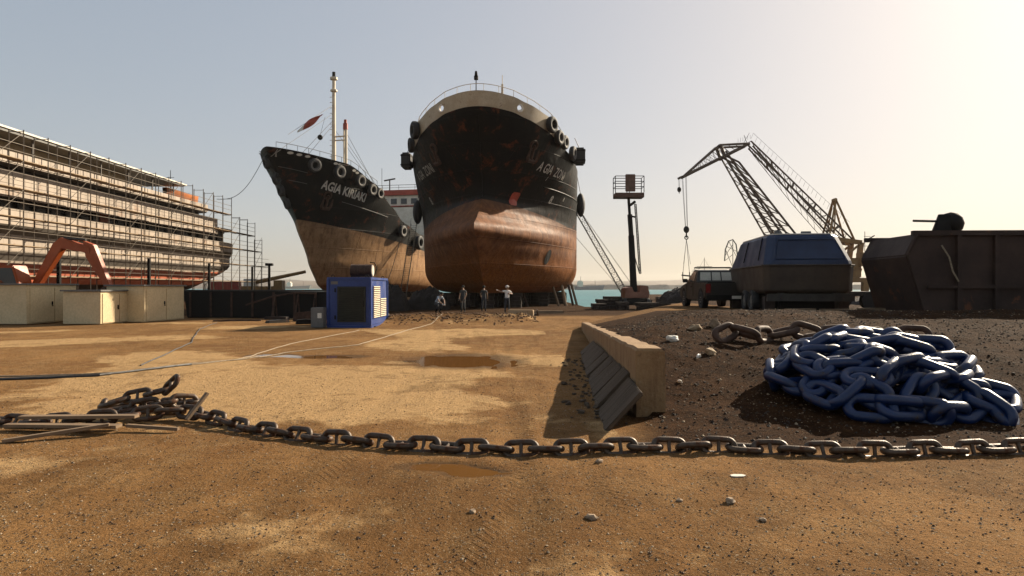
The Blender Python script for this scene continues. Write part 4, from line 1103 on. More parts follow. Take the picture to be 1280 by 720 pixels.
# ------------------------------------------------------------------ chains
def link_mesh(L_, W_, r, stud, n=28, m=10):
    """oblong link in its local xy plane, long axis x"""
    hw = W_/2-r; hl = L_/2-r; st = hl-hw; pts = []
    for i in range(n):
        a = 2*math.pi*i/n; c, s_ = math.cos(a), math.sin(a)
        pts.append((hw*c+math.copysign(st, c) if abs(c) > 1e-6 else 0, hw*s_*(1.0), 0))
    mb = MB(); mb.path(pts, r, m, True)
    if stud:
        k = r*.62; mb.path([(0,-hw+r*.5,0),(0,-hw*.45,0),(0,0,0),(0,hw*.45,0),(0,hw-r*.5,0)], k, 8, False, lambda i: k*(1.35 if i in (0,4) else 1.))
    return mb
PAINTS = {}
def chain_proto(name, L_, W_, r, stud, m_):
    q = link_mesh(L_, W_, r, stud); o = q.build('link', m_, None, smooth=True); me = o.data; bpy.data.objects.remove(o); return me
def place_links(root, me, pts, rolls, tilt=0.):
    for i in range(len(pts)-1):
        a, b = Vector(pts[i]), Vector(pts[i+1]); d = (b-a).normalized()
        q = Quaternion(d, rolls[i]) @ d.to_track_quat('X', 'Z')
        l = bpy.data.objects.new('link', me); COL.objects.link(l); l.parent = root
        l.location = (a+b)/2 - root.location
        l.rotation_mode = 'QUATERNION'; l.rotation_quaternion = q
def resample(pts, step):
    out = [Vector(pts[0])]; acc = 0.
    P = [Vector(p) for p in pts]
    i = 0; cur = P[0]
    while i < len(P)-1:
        d = P[i+1]-cur
        if d.length+acc >= step:
            cur = cur+d.normalized()*(step-acc); out.append(cur.copy()); acc = 0.
        else: acc += d.length; i += 1; cur = P[i]
    return out
# long stud-link anchor chain across the foreground
FC = [(-6.6,7.75),(-5.6,7.6),(-4.6,7.72),(-4.0,7.95),(-3.55,7.75),(-2.95,7.3),(-2.35,6.95),(-1.75,6.72),(-1.1,6.52),(-.6,6.42),(0,6.36),(.6,6.33),(1.2,6.38),(1.8,6.42),(2.4,6.36),(3.0,6.28),(3.6,6.26),(4.4,6.3),(5.4,6.4),(6.6,6.5)]
dense = []
for k in range(len(FC)-1):
    for j in range(10):
        t_ = j/10; p0 = FC[max(k-1,0)]; p1 = FC[k]; p2 = FC[k+1]; p3 = FC[min(k+2,len(FC)-1)]
        f = lambda a,b,c,d: .5*((2*b)+(-a+c)*t_+(2*a-5*b+4*c-d)*t_*t_+(-a+3*b-3*c+d)*t_**3)
        dense.append((f(p0[0],p1[0],p2[0],p3[0]), f(p0[1],p1[1],p2[1],p3[1]), 0))
lk = chain_proto('link', .365, .205, .030, True, M['chain'])
pt = resample(dense, .242)
pts = []; rl = []
for i, p in enumerate(pt):
    heap = .06*math.exp(-((p.x+4.2)/.7)**2)
    pts.append(Vector((p.x, p.y, G(p.x,p.y)+.048+heap+rnd.uniform(-.008,.008)))); rl.append((R(66) if i % 2 else R(-12))+R(rnd.uniform(-17,17)))
ch = thing('anchor_chain', 'long rusty stud-link anchor chain lying across the foreground', 'chain', (0,6.3,0))
place_links(ch, lk, pts, rl)
# coil end heaped at the left
ch = thing('chain_end', 'tangled rusty chain end heaped at the left with one link sticking up', 'chain', (-4.1,8.1,0))
cp = [(-4.9,7.95,.10),(-4.65,8.05,.12),(-4.42,8.15,.16),(-4.2,8.1,.2),(-4.0,8.3,.16),(-4.25,8.45,.12),(-4.5,8.5,.1),(-4.75,8.45,.08),(-5.0,8.5,.09),(-5.2,8.3,.1),(-5.05,8.1,.16),(-4.85,8.25,.22),(-4.6,8.3,.26),(-4.37,8.28,.32),(-4.2,8.2,.45)]
place_links(ch, lk, [Vector((a,b,c+G(a,b))) for a,b,c in cp], [(R(75) if i % 2 else R(-10))+R(rnd.uniform(-25,25)) for i in range(len(cp))])
# brown studless links half buried on the mound
bl_ = chain_proto('link', .56, .34, .055, False, M['brchain'])
def on_ground(L, lift): return [Vector((x,y,G(x,y)+lift+dz)) for x,y,dz in L]
ch = thing('rusty_chain', 'rusty brown heavy chain half buried on the crest behind the blue chain', 'chain', (3.9,10.8,0))
cp = on_ground([(3.5,11.2,.02),(3.85,11.4,.12),(4.15,11.1,.08),(4.5,11.4,.03),(4.9,11.3,.14),(5.2,11.2,.02),(5.3,11.2,.04),(5.65,11.1,.1),(5.95,11.3,.02),(6.3,11.2,.06),(6.7,11.3,.03),(7.1,11.2,.05)], .06)
place_links(ch, bl_, cp, [R(a) for a in (62,-30,75,10,80,-5,60,-20,75,5,70)])
# blue chain heap
bp_ = chain_proto('link', .60, .38, .062, False, M['bchain'])
HX, HY = 4.9, 8.8
def heap_z(x, y):
    q = max(0, 1-((x-HX)/1.5)**2-((y-HY)/1.25)**2); return .58*q**.55
paths = []
r3 = random.Random(21)
def serp(layer, n_rows, f, phase):
    out = []
    for k in range(n_rows):
        yk = HY-1.05*f+2.0*f*k/(n_rows-1); half = 1.35*f*math.sqrt(max(.1,1-((yk-HY)/1.25)**2))
        xs_ = [HX-half+2*half*j/7 for j in range(8)]
        if (k+phase) % 2: xs_.reverse()
        for x in xs_:
            xx = x+r3.uniform(-.16,.16); yv = yk+r3.uniform(-.2,.2)
            out.append((xx, yv, max(heap_z(xx,yv)*layer,0)+G(xx,yv)+.07+r3.uniform(-.08,.10)))
    return out
ch = thing('blue_chain', 'heap of glossy blue painted anchor chain on the gravel slope at right', 'chain', (HX,HY,0))
tot = 0
for layer, nr, f, ph in ((.25,4,1.0,0),(.7,4,.86,1),(1.,5,.72,0)):
    pp = resample(serp(layer, nr, f, ph), .385)
    rr_ = [(R(80) if i % 2 else R(-10))+R(r3.uniform(-80,80)) for i in range(len(pp))]
    nn = min(len(pp), 98-tot+1)
    place_links(ch, bp_, pp[:nn], rr_[:nn]); tot += nn-1
# planks beside the chain at the left
for k,(x,y,l,w,rz,ry,m_,lab,dz) in enumerate(((-4.95,7.5,1.3,.11,R(2),0,'wood','pale plank lying across the chain heap, upper of the stack',.13),(-5.0,7.3,1.3,.12,R(-3),0,'wood','weathered plank under the others at the chain heap',.07),
   (-4.85,7.0,.95,.07,R(26),R(-5),'wood','thin stick slanting down in front of the planks',.06),(-3.72,7.75,.38,.05,R(55),R(-48),'wood','short stick standing up out of the chain heap',.2),(-4.0,7.3,.6,.05,R(-4),R(3),'wood','thin lath poking out right of the planks',.05))):
    mb = MB(); mb.box((0,0,0),(l,w,.035)); ob = mb.build('plank', M[m_], loc=(x,y,G(x,y)+dz), bevel=.004); ob.rotation_euler = (0,ry,rz)
    tag(ob, lab, 'plank', 'planks and sticks by the chain heap')

# ------------------------------------------------------------------ stones and gravel
def stone_mesh(rr, seed, n=2):
    bm = bmesh.new(); bmesh.ops.create_icosphere(bm, subdivisions=n, radius=rr)
    for v in bm.verts:
        f = 1+.45*noise.noise(v.co*(1.6/rr)+Vector((seed,0,0))); v.co = Vector((v.co.x*f*1.25, v.co.y*f, v.co.z*f*.7))
    me = bpy.data.meshes.new('stone'); bm.to_mesh(me); bm.free(); return me
stm = mat('stone', (.34,.24,.15), (.2,.14,.09), 12, .9)
for x,y,r_,lab in ((1.62,4.86,.035,'fist-sized brown stone alone in the right foreground'),(-.28,4.66,.025,'small pebble nearest the middle of the foreground'),(.55,4.55,.035,'brown stone just right of the foreground centre'),(1.25,4.9,.02,'small dark pebble between two larger stones in front'),(1.72,4.5,.022,'dark pebble at the lower right of the foreground'),(.8,6.0,.03,'pale pebble at the foot of the chain')):
    me = stone_mesh(r_, x*9); me.materials.append(stm); ob = bpy.data.objects.new('stone', me); COL.objects.link(ob); ob.location = (x,y,G(x,y)+r_*.3); ob.rotation_euler.z = x*5
    tag(ob, lab, 'stone', 'loose stones on the ground')
mb = MB(); mb.prism([(-.06,-.02),(-.03,-.035),(.04,-.03),(.07,0),(.05,.03),(-.02,.035),(-.06,.015)], (0,0,.008), (0,0,0), ((1,0,0),(0,1,0)))
tag(mb.build('paper_scrap', M['white'], loc=(.04*4+1.75,5.55,G(1.9,5.55)+.004)), 'flattened white litter scrap in front of the chain', 'litter')
def gravel(name, label, n, region, rmin, rmax, mats, seed):
    r_ = random.Random(seed); mb = MB()
    V = [Vector(p) for p in ((1,0,0),(.1,1,.1),(-.9,.1,0),(0,-1,.1),(.15,.1,.9),(0,0,-1))]; Fc = [(0,1,4),(1,2,4),(2,3,4),(3,0,4),(1,0,5),(2,1,5),(3,2,5),(0,3,5)]
    k = 0
    while k < n:
        x, y = region(r_)
        if x is None: continue
        s_ = rmin+(rmax-rmin)*r_.random()**4; rot = Matrix.Rotation(r_.uniform(0,6.3),3,'Z') @ Matrix.Rotation(r_.uniform(-.6,.6),3,'X')
        z = G(x,y)+s_*.15; mb.mi = r_.choice(range(len(mats)))
        sc = Vector((r_.uniform(.7,1.3), r_.uniform(.7,1.2), r_.uniform(.5,1.)))
        mb.add([rot @ Vector((p.x*sc.x*s_, p.y*sc.y*s_, p.z*sc.z*s_)) + Vector((x,y,z)) for p in V], Fc); k += 1
    o = mb.build(name, mats); return tag(o, label, 'gravel', kind='stuff')
def reg_front(r_):
    y = 3.0+9*r_.random()**1.6; x = r_.uniform(-1,1)*(y*.85); 
    if nz(x,y,.5,60) < r_.uniform(-.6,.4): return None, None
    return x, y
g1 = mat('pebble_light', (0.3575,0.273,0.1755), (0.273,0.195,0.117), 20, .9, bump=0); g2 = mat('pebble_brown', (.115,.062,.028), (.075,.04,.018), 20, .9, bump=0); g3 = mat('pebble_dark', (.034,.021,.012), (.02,.0125,.0075), 20, .85, bump=0)
gravel('gravel', 'fine loose grit scattered over the foreground dirt', 34000, reg_front, .0018, .012, [g2,g2,g1,g2,g3,g1], 5)
def reg_mound(r_):
    y = r_.uniform(6.8, 17); x = r_.uniform(1.6, 12)
    if x < wall_x(y)+.36 and y > 8.1: return None, None
    return x, y
gravel('gravel', 'coarse dark gravel covering the mound behind the retaining wall', 20000, reg_mound, .006, .028, [g3,g3,g3,g2,g3,g3,g2,g3,g1], 6)
for k,(x,y,m_,lab,sc_) in enumerate(((2.75,11.2,'white','bright white litter near the top of the retaining wall',.09),(3.15,10.4,'conc','broken brick lump on the gravel mound',.09),(2.35,9.2,'white','small white scrap low on the gravel slope',.035),(3.4,12.2,'conc','orange tile shard near the mound crest',.1),(2.9,10.2,'white','pale chip beside the broken brick',.045),(3.9,12.6,'wood','pale wood chip on the mound behind the brick',.12))):
    me = stone_mesh(sc_, k*3.3); me.materials.append(M[m_]); ob = bpy.data.objects.new('rubbish_piece', me); COL.objects.link(ob); ob.location = (x,y,G(x,y)+sc_*.3); ob.rotation_euler = (.3*k,.2,k)
    tag(ob, lab, 'litter', 'litter on the gravel mound')

# ------------------------------------------------------------------ pickup
def wheel(parent, x, y, z, r, w, side=1):
    q = MB(); q.torus((x,y,z),(1,0,0),r*.78,r*.24,24,8,w/(2*r*.24)); t_ = q.build('wheel', M['rubber'], parent, smooth=True)
    q = MB(); q.tube((x-w*.3,y,z),(x+w*.3,y,z),r*.6,18)
    for i in range(6):
        a = i*math.pi/3; q.box((x+side*w*.33, y+.3*r*math.cos(a), z+.3*r*math.sin(a)), (.03,.08*r*2,.08*r*2))
    q.build('rim', mat('wheel_rim',(.35,.33,.3),(.25,.24,.22),5,.4,.6), t_)
def pickup(x, y, rz, label):
    o = thing('pickup_truck', label, 'pickup', (x,y,G(x,y)), rz)       # local +y is the car's front
    pm = mat('pickup_paint', (0.025,0.0225,0.018), (0.035,0.03,0.0225), 1.5, .38, .1, bump=.03)
    Wd = 1.66
    prof = [(-2.1,.42),(-2.12,.95),(-.35,.98),(-.3,.98),(1.05,.98),(1.95,.86),(2.15,.66),(2.15,.36),(1.75,.3),(-1.7,.3)]
    q = MB(); q.prism(prof, (Wd,0,0), (-Wd/2,0,0), ((0,1,0),(0,0,1))); body = q.build('body', pm, o, bevel=.05)
    cab = [(-.5,.97),(-.35,1.45),(.35,1.5),(1.15,.97)]
    q = MB(); vs = []
    for sx, ins in ((-1,0),(1,0)):
        for i,(a,z) in enumerate(cab): vs.append((sx*(Wd/2-(.03 if z < 1.2 else .17)), a, z))
    q.add(vs, [(0,1,2,3),(7,6,5,4),(0,4,5,1),(1,5,6,2),(2,6,7,3),(3,7,4,0)]); c = q.build('cab', pm, o, bevel=.03)
    gl = mat('car_glass', (.10,.10,.085), (.08,.08,.07), 2, .08, 0, bump=0)
    q = MB()
    for sx in (-1,1):
        e = .012*sx
        f = lambda a,z: (sx*(Wd/2-.03-(z-.97)*.27)+e, a, z)
        q.add([f(-.22,1.03), f(-.15,1.4), f(.32,1.42), f(.9,1.03)], [(0,1,2,3)])
    sg = q.build('side_window', gl, c)
    q = MB(); g = lambda xx,z: (xx, -.5+(z-.97)*.31-.012, z)
    for a,b in ((-.62,-.2),(-.15,.18),(.23,.62)): q.add([g(a,1.06), g(b,1.06), g(b*.96,1.38), g(a*.96,1.38)], [(0,1,2,3)])
    q.build('rear_window', mat('rear_glass',(.5,.47,.38),(.45,.42,.34),2,.15,bump=0), c)
    q = MB()
    for sx in (-1,1): q.tube((sx*.62,-.45,1.54),(sx*.6,.5,1.58),.025,6)
    q.tube((-.62,-.3,1.56),(.62,-.3,1.56),.03,6); q.tube((-.62,.35,1.58),(.62,.35,1.58),.03,6); q.build('roof_rack', M['black'], c)
    # cargo bed
    q = MB(); q.box((0,-1.25,.965),(Wd-.24,1.4,.04)); q.build('bed_cover', M['black'], o)
    q = MB(); q.box((0,-2.135,.72),(1.25,.03,.44)); tg = q.build('tailgate', pm, o, bevel=.012)
    q = MB(); q.box((0,-2.16,.40),(Wd-.04,.16,.2)); q.build('bumper', M['black'], o, bevel=.03)
    for sx in (-1,1):
        q = MB(); q.box((sx*(Wd/2-.1),-2.11,.74),(.17,.07,.34)); q.build('tail_light', mat('tail_red',(.22,.012,.01),(.16,.01,.008),6,.25,bump=0), o, bevel=.015)
    q = MB(); q.box((.3,-2.245,.42),(.42,.012,.11)); q.build('number_plate', M['white'], o)
    for sx in (-1,1):
        q = MB(); q.box((sx*(Wd/2+.1),.72,1.06),(.2,.1,.15)); q.build('wing_mirror', M['black'], o, bevel=.02)
        q = MB(); q.box((sx*(Wd/2+.006),.05,.82),(.02,.16,.03)); q.build('door_handle', M['black'], o)
        q = MB(); q.box((sx*(Wd/2+.004),-.2,.7),(.012,.012,.5)); q.box((sx*(Wd/2+.004),.95,.66),(.012,.012,.5)); q.build('door_seam', M['black'], o)
        for yy2 in (-1.4,1.4): q = MB(); q.tube((sx*(Wd/2-.2),yy2,.36),(sx*(Wd/2+.004),yy2,.36),.4,20); q.build('wheel_arch', M['black'], o)
        for yy2 in (-1.4,1.4): wheel(o, sx*(Wd/2-.07), yy2, .32, .32, .2, sx)
pickup(8.02,26.2,R(-2),'dark dusty pickup with roof rack parked left of the blue covered boat')

# ------------------------------------------------------------------ covered boat on trailer
def covered_boat(x, y, rz):
    z0 = G(x+1,y+2)-.05
    o = thing('covered_boat', 'boat-shaped body with blue upper cover and brown lower hull on a dark trailer', 'boat', (x,y,z0), rz)
    blu = mat('cover_blue', (0.007,0.02275,0.0735), (0.00525,0.01575,0.0525), 1.2, .5, rust=.04, bump=.15)
    brn = mat('hull_brown', (0.0525,0.03325,0.01925), (0.035,0.0217,0.0126), 1.2, .6, rust=.15, bump=.15)
    W, L = 2.66, 5.1
    q = MB()   # lower hull: ring sections
    def ring(z, ins, insr, insf): return [(ins,insr,z),(W-ins*.6,insr,z),(W-ins*.6,L-insf,z),(ins,L-insf,z)]
    def chamf(P, c):
        out = []; n = len(P)
        for i in range(n):
            p, a, b = Vector(P[i]), Vector(P[i-1]), Vector(P[(i+1) % n])
            out += [p+(a-p).normalized()*c, p+(b-p).normalized()*c]
        return out
    rings = [chamf(ring(.62,.14,.16,.5),.14), chamf(ring(.72,.05,.05,.25),.16), chamf(ring(1.46,0,0,0),.16), chamf(ring(1.50,.02,.02,.02),.16)]
    def loft(rings, cap0=True):
        q = MB(); n = len(rings[0]); vs = [p for r_ in rings for p in r_]
        fs = [(k*n+i, k*n+(i+1)%n, (k+1)*n+(i+1)%n, (k+1)*n+i) for k in range(len(rings)-1) for i in range(n)]
        fs += [tuple(range(n)), tuple((len(rings)-1)*n+i for i in range(n))]
        return q.add(vs, fs)
    loft(rings).build('lower_hull', brn, o, bevel=.02)
    def uring(z, l, r_, re, fr): return [(l,re,z),(W-r_,re,z),(W-r_,L-fr,z),(l,L-fr,z)]
    up = [chamf(uring(1.502,.03,.03,.03,.05),.16), chamf(uring(1.62,.05,.05,.05,.15),.17), chamf(uring(2.36,.2,.36,.24,.8),.2), chamf(uring(2.45,.27,.44,.31,.95),.22), chamf(uring(2.48,.42,.6,.46,1.15),.22)]
    loft(up).build('upper_cover', blu, o, bevel=.02)
    q = MB(); q.path([Vector(p)+Vector((0,0,.012)) for p in chamf(uring(2.435,.26,.43,.30,.93),.22)], .018, 6, True); q.build('sunlit_roof_edge', M['white'], o)  # white tube paints the sunlit rim of the blue roof
    q = MB(); q.path([Vector(p) for p in chamf(ring(1.48,-.015,-.015,-.01),.16)], .03, 6, True); q.build('rubbing_strip', brn, o)
    # recessed-looking frame on the rear face
    def rf(xx, z, off=.012): return Vector((xx, .05+(z-1.62)*.257-off, z))
    q = MB(); P = [rf(.36,1.68), rf(2.36,1.68), rf(2.12,2.27), rf(.46,2.27)]; q.path(P, .025, 5, True); q.build('panel_frame', blu, o)
    def sf(yy3, z): return Vector((.05+(z-1.62)*.2-.01, yy3, z))
    q = MB(); q.path([sf(.9,1.66),sf(.95,2.38)], .02, 5); q.path([sf(2.9,1.66),sf(2.8,2.36)], .02, 5); q.build('panel_seam', M['black'], o)
    q = MB(); q.tube((.9,1.9,2.48),(.9,1.9,2.7),.1,8); q.tube((1.9,2.2,2.48),(1.9,2.2,2.62),.05,8); q.tube((1.75,2.2,2.63),(2.05,2.2,2.63),.06,8); q.build('roof_vent', M['grey'], o)
    # trailer
    q = MB()
    for xx in (.5,2.1): q.box((xx,2.5,.55),(.16,5.2,.18))
    for yy3 in (.2,1.8,3.4,4.9): q.box((1.3,yy3,.52),(2.2,.14,.14))
    q.box((1.3,-.15,.5),(2.5,.12,.22)); q.build('trailer_frame', M['steel'], o)
    q = MB(); q.box((1.3,2.7,.27),(1.9,4.2,.34)); q.box((1.3,.5,.2),(1.5,.3,.4)); q.build('shade_skirt', M['black'], o, bevel=.03)  # black boxes added to darken the space under the trailer
    for xx,sd in ((.1,-1),(2.5,1)):
        for yy3 in (1.7,2.7): wheel(o, xx, yy3, .36, .36, .24, sd)
    for xx in (.2,2.35): q = MB(); q.box((xx,.25,.25),(.3,.3,.56)); q.build('support_block', M['darkwood'], o)
    q = MB(); q.box((.12,4.6,.35),(.3,.5,.75)); q.build('support_block', M['darkwood'], o)
covered_boat(7.68,20.0,R(-7))
o = thing('scrap_trailer', 'dark flatbed trailer with grey box behind the blue covered boat', 'trailer', (11.4,23.5,G(11.4,23.5)))
q = MB(); q.box((0,0,.55),(3.2,2.0,.16)); q.build('bed', M['steel'], o)
q = MB(); q.box((-.5,0,.82),(1.6,1.2,.36)); q.build('grey_box', M['grey'], o, bevel=.02)
for sd in (-1,1):
    for xx in (-.9,.9): q = MB(); q.tube((xx,sd*.85,.32),(xx,sd*1.05,.32),.32,16); q.build('wheel', M['rubber'], o)
for k,(x,y,l,rz,lab) in enumerate(((10.4,18.3,1.5,.05,'lit plank on the ground right of the covered boat'),(10.9,19.6,1.2,-.1,'second lit plank beyond the first, right of the covered boat'),(8.3,18.9,.9,.2,'short lit board under the covered boat'),(9.6,19.3,1.0,-.25,'lit strip of wood under the rear of the covered boat'))):
    mb = MB(); mb.box((0,0,.05),(l,.2,.07)); tag(mb.build('board', M['wood'], loc=(x,y,G(x,y)), rz=rz), lab, 'plank', 'boards lying round the covered boat')

# ------------------------------------------------------------------ rusty hopper at the right
o = thing('rusty_hopper', 'dark rusty steel hopper with sloping ends at the right edge', 'hopper', (10.1,16.4,G(10.6,16.6)-.12), R(-3))
rus = mat('hopper_rust', (0.045,0.02025,0.01125), (0.0225,0.0117,0.00765), .9, .75, .1, bump=.4, rust=.3)
H0 = 0
q = MB(); pl = [(.04,2.05),(-.24,1.5),(.2,.0),(4.0,.0),(4.7,1.5),(4.4,2.05)]
q.prism(pl, (0,2.4,0), (0,0,0)); q.build('body', rus, o, bevel=.03)
q = MB(); q.box((2.2,-.02,2.06),(4.6,.14,.12)); q.box((2.2,2.42,2.06),(4.6,.14,.12)); q.path([(.0,-.04,2.06),(-.27,-.04,1.5)], .06, 6); q.build('rim', rus, o)
q = MB()
for xx in (1.0,1.9,2.8,3.7): q.box((xx,-.05,1.0),(.1,.1,2.0))
q.box((2.2,-.045,.72),(3.9,.08,.08)); q.build('rib', rus, o)
q = MB(); q.path([(.55,-.12,1.75),(.72,-.14,1.45),(.8,-.15,1.1),(.95,-.13,.85)], .02, 5); q.build('hanging_wire', M['rope'], o)
q = MB(); q.tube((.9,.5,2.1),(1.0,.5,2.55),.22,10,.16); q.tube((.2,.5,2.42),(1.0,.5,2.4),.03,6); q.sphere((1.2,.6,2.35),.3,6); q.build('hand_winch', M['black'], o, smooth=True)
# unseen-border filler things: more yard to the far right
o = thing('tarpaulin_crate', 'wooden crate half covered by tarpaulin beyond the rusty hopper', 'crate', (15.2,19.5,G(15.2,19.5)), R(12))
q = MB(); q.box((0,0,.6),(1.6,1.4,1.2)); q.build('crate_body', M['wood'], o, bevel=.02)
q = MB()
for z in (.1,.6,1.1):
    q.box((0,-.72,z),(1.66,.04,.12)); q.box((-.82,0,z),(.04,1.4,.12))
q.build('batten', M['wood'], o)
q = MB(); vs = []; 
for i in range(9):
    for j in range(9):
        u,v_ = (i/8-.5)*2.1,(j/8-.5)*1.9; e = max(abs(u)-.82, abs(v_)-.72, 0); vs.append((min(max(u,-.86),.86), min(max(v_,-.76),.76), 1.24-e*1.6+.02*math.sin(5*u+4*v_)))
q.add(vs,[(i*9+j,i*9+j+1,(i+1)*9+j+1,(i+1)*9+j) for i in range(8) for j in range(8)]); q.build('tarpaulin', M['grey'], o, smooth=True)

# ------------------------------------------------------------------ boom lift
o = thing('boom_lift', 'telescopic boom lift with raised empty basket at the water edge', 'boom lift', (9.3,50,0))
q = MB(); q.box((0,0,.62),(1.5,2.6,.4)); q.build('chassis', M['black'], o, bevel=.04)
for sx in (-1,1):
    for yy3 in (-.95,.95): wheel(o, sx*.85, yy3, .42, .42, .3, sx)
tur = mat('turret_paint', (0.27,0.114,0.066), (0.21,0.084,0.048), 2, .55, rust=.1)
q = MB(); q.prism([(-.85,.85),(.9,.85),(.98,1.2),(.8,1.75),(.35,1.8),(.2,1.3),(-.2,1.3),(-.35,1.7),(-.8,1.6)], (0,2.2,0), (0,-1.1,0)); q.build('turret', tur, o, bevel=.04)
q = MB(); q.tube((0,0,1.0),(-.22,0,5.6),.33,4,.27); q.tube((-.22,0,5.6),(-.33,0,7.2),.22,4); q.tube((-.33,0,7.2),(-.42,0,8.5),.13,4); q.build('main_boom', M['black'], o)
q = MB()
for dx in (0,.18): q.tube((.42+dx*.6,0,2.7),(.05+dx*.6,0,8.0),.045,5)
for i in range(24): t_ = i/23; q.tube((.42-.37*t_,0,2.7+5.3*t_),(.53-.37*t_,0,2.7+5.3*t_),.03,4)
q.tube((.42,0,2.7),(.05,.0,4.0),.04,5); q.tube((-.3,0,7.9),(.1,0,8.2),.1,6); q.tube((.1,0,7.0),(-.3,0,7.1),.07,6); q.build('cable_track', M['black'], o)
q = MB(); q.box((-.42,0,8.62),(2.2,1.1,.36)); bk = q.build('basket_floor', mat('basket_brown',(.13,.06,.035),(.09,.04,.025),3,.6), o, bevel=.03)
q = MB(); z0 = 8.8
for x in (-1.5,-.45,.66):
    for y in (-.52,.52): q.tube((x,y,z0),(x,y,z0+1.25),.032,6)
for dz in (.45,.85,1.25):
    q.path([(-1.5,-.52,z0+dz),(.66,-.52,z0+dz),(.66,.52,z0+dz),(-1.5,.52,z0+dz)], .028, 5, True)
q.build('basket_rail', M['black'], bk)
q = MB(); q.box((-.38,-.56,z0+.72),(.74,.16,1.3)); q.build('control_console', mat('console_brown',(.16,.08,.05),(.1,.05,.03),3,.6), bk, bevel=.03)

# timber stacks and rubble at the water edge
for k,(x,y,w,d,hh_,lab) in enumerate(((6.5,49,1.0,1.6,.45,'lowest dark timber stack at the water edge, first from the big ship'),(7.1,50.5,1.2,1.6,.75,'second dark timber stack, stepping up towards the boom lift'),(7.9,51.5,1.3,1.6,.95,'third dark timber stack, just left of the boom lift'),(8.0,47.6,.9,1.0,.6,'dark timber stack in front of the boom lift chassis'),(9.8,47.4,1.5,1.0,.55,'wide low timber stack in front of the boom lift turret'),(11.2,48.6,.9,1.4,.95,'upright timber stack right of the boom lift'))):
    mb = MB(); n = max(2,int(hh_/.2))
    for i in range(n):
        for j in range(4): mb.box((-w/2+w*(j+.5)/4+rnd.uniform(-.03,.03), rnd.uniform(-.1,.1), hh_*(i+.5)/n), (w/4-.03,d*(rnd.uniform(.85,1.05)),hh_/n-.02)) if i % 2 == 0 else mb.box((rnd.uniform(-.06,.06), -d/2+d*(j+.5)/4, hh_*(i+.5)/n), (w*rnd.uniform(.85,1.1),d/4-.05,hh_/n-.02))
    tag(mb.build('timber_stack', M['darkwood'], loc=(x,y,0)), lab, 'timber stack', 'timber stacks at the water edge')
def rubble(x, y, w, d, hh_, lab, seed):
    bm = bmesh.new(); bmesh.ops.create_grid(bm, x_segments=34, y_segments=22, size=1.)
    for v in bm.verts:
        u, w_ = v.co.x, v.co.y; q = max(0,1-u*u)*max(0,1-w_*w_)
        n_ = noise.noise(Vector((u*5*w/4,w_*4,seed)))+.5*noise.noise(Vector((u*12*w/4,w_*9,seed)))
        v.co = Vector((u*w/2, w_*d/2, hh_*q**.45*(1+.28*n_)-.08))
    me = bpy.data.meshes.new('rubble_heap'); bm.to_mesh(me); bm.free(); me.materials.append(mat('rubble_dark',(0.027,0.0168,0.0108),(0.012,0.0078,0.0054),1.2,.9,bump=.6,bdist=.15))
    ob = bpy.data.objects.new('rubble_heap', me); COL.objects.link(ob); ob.location = (x,y,G(x,y)); tag(ob, lab, 'rubble heap')
rubble(10.9,40.5,3.4,3.,.95,'dark rubble heap right of the boom lift, rounded on top',3.)
rubble(13.4,43.,3.6,3.,.9,'dark rubble heap just left of the pickup',8.)
rubble(-8.5,38.5,2.6,1.6,.4,'low dark debris heap under the stem of the smaller ship',12.)
rubble(-9.5,47,4.2,3,2.1,'tall dark heap added to fill the shade between the two ships',17.)  # this heap and the next are added as darkness between the hulls
rubble(-6.3,49.5,3.2,2.5,1.6,'dark heap added to fill the shade against the left side of the big ship',19.)
rubble(20,30,9,4,.7,'wide dark rubble heap behind the hopper',15.)

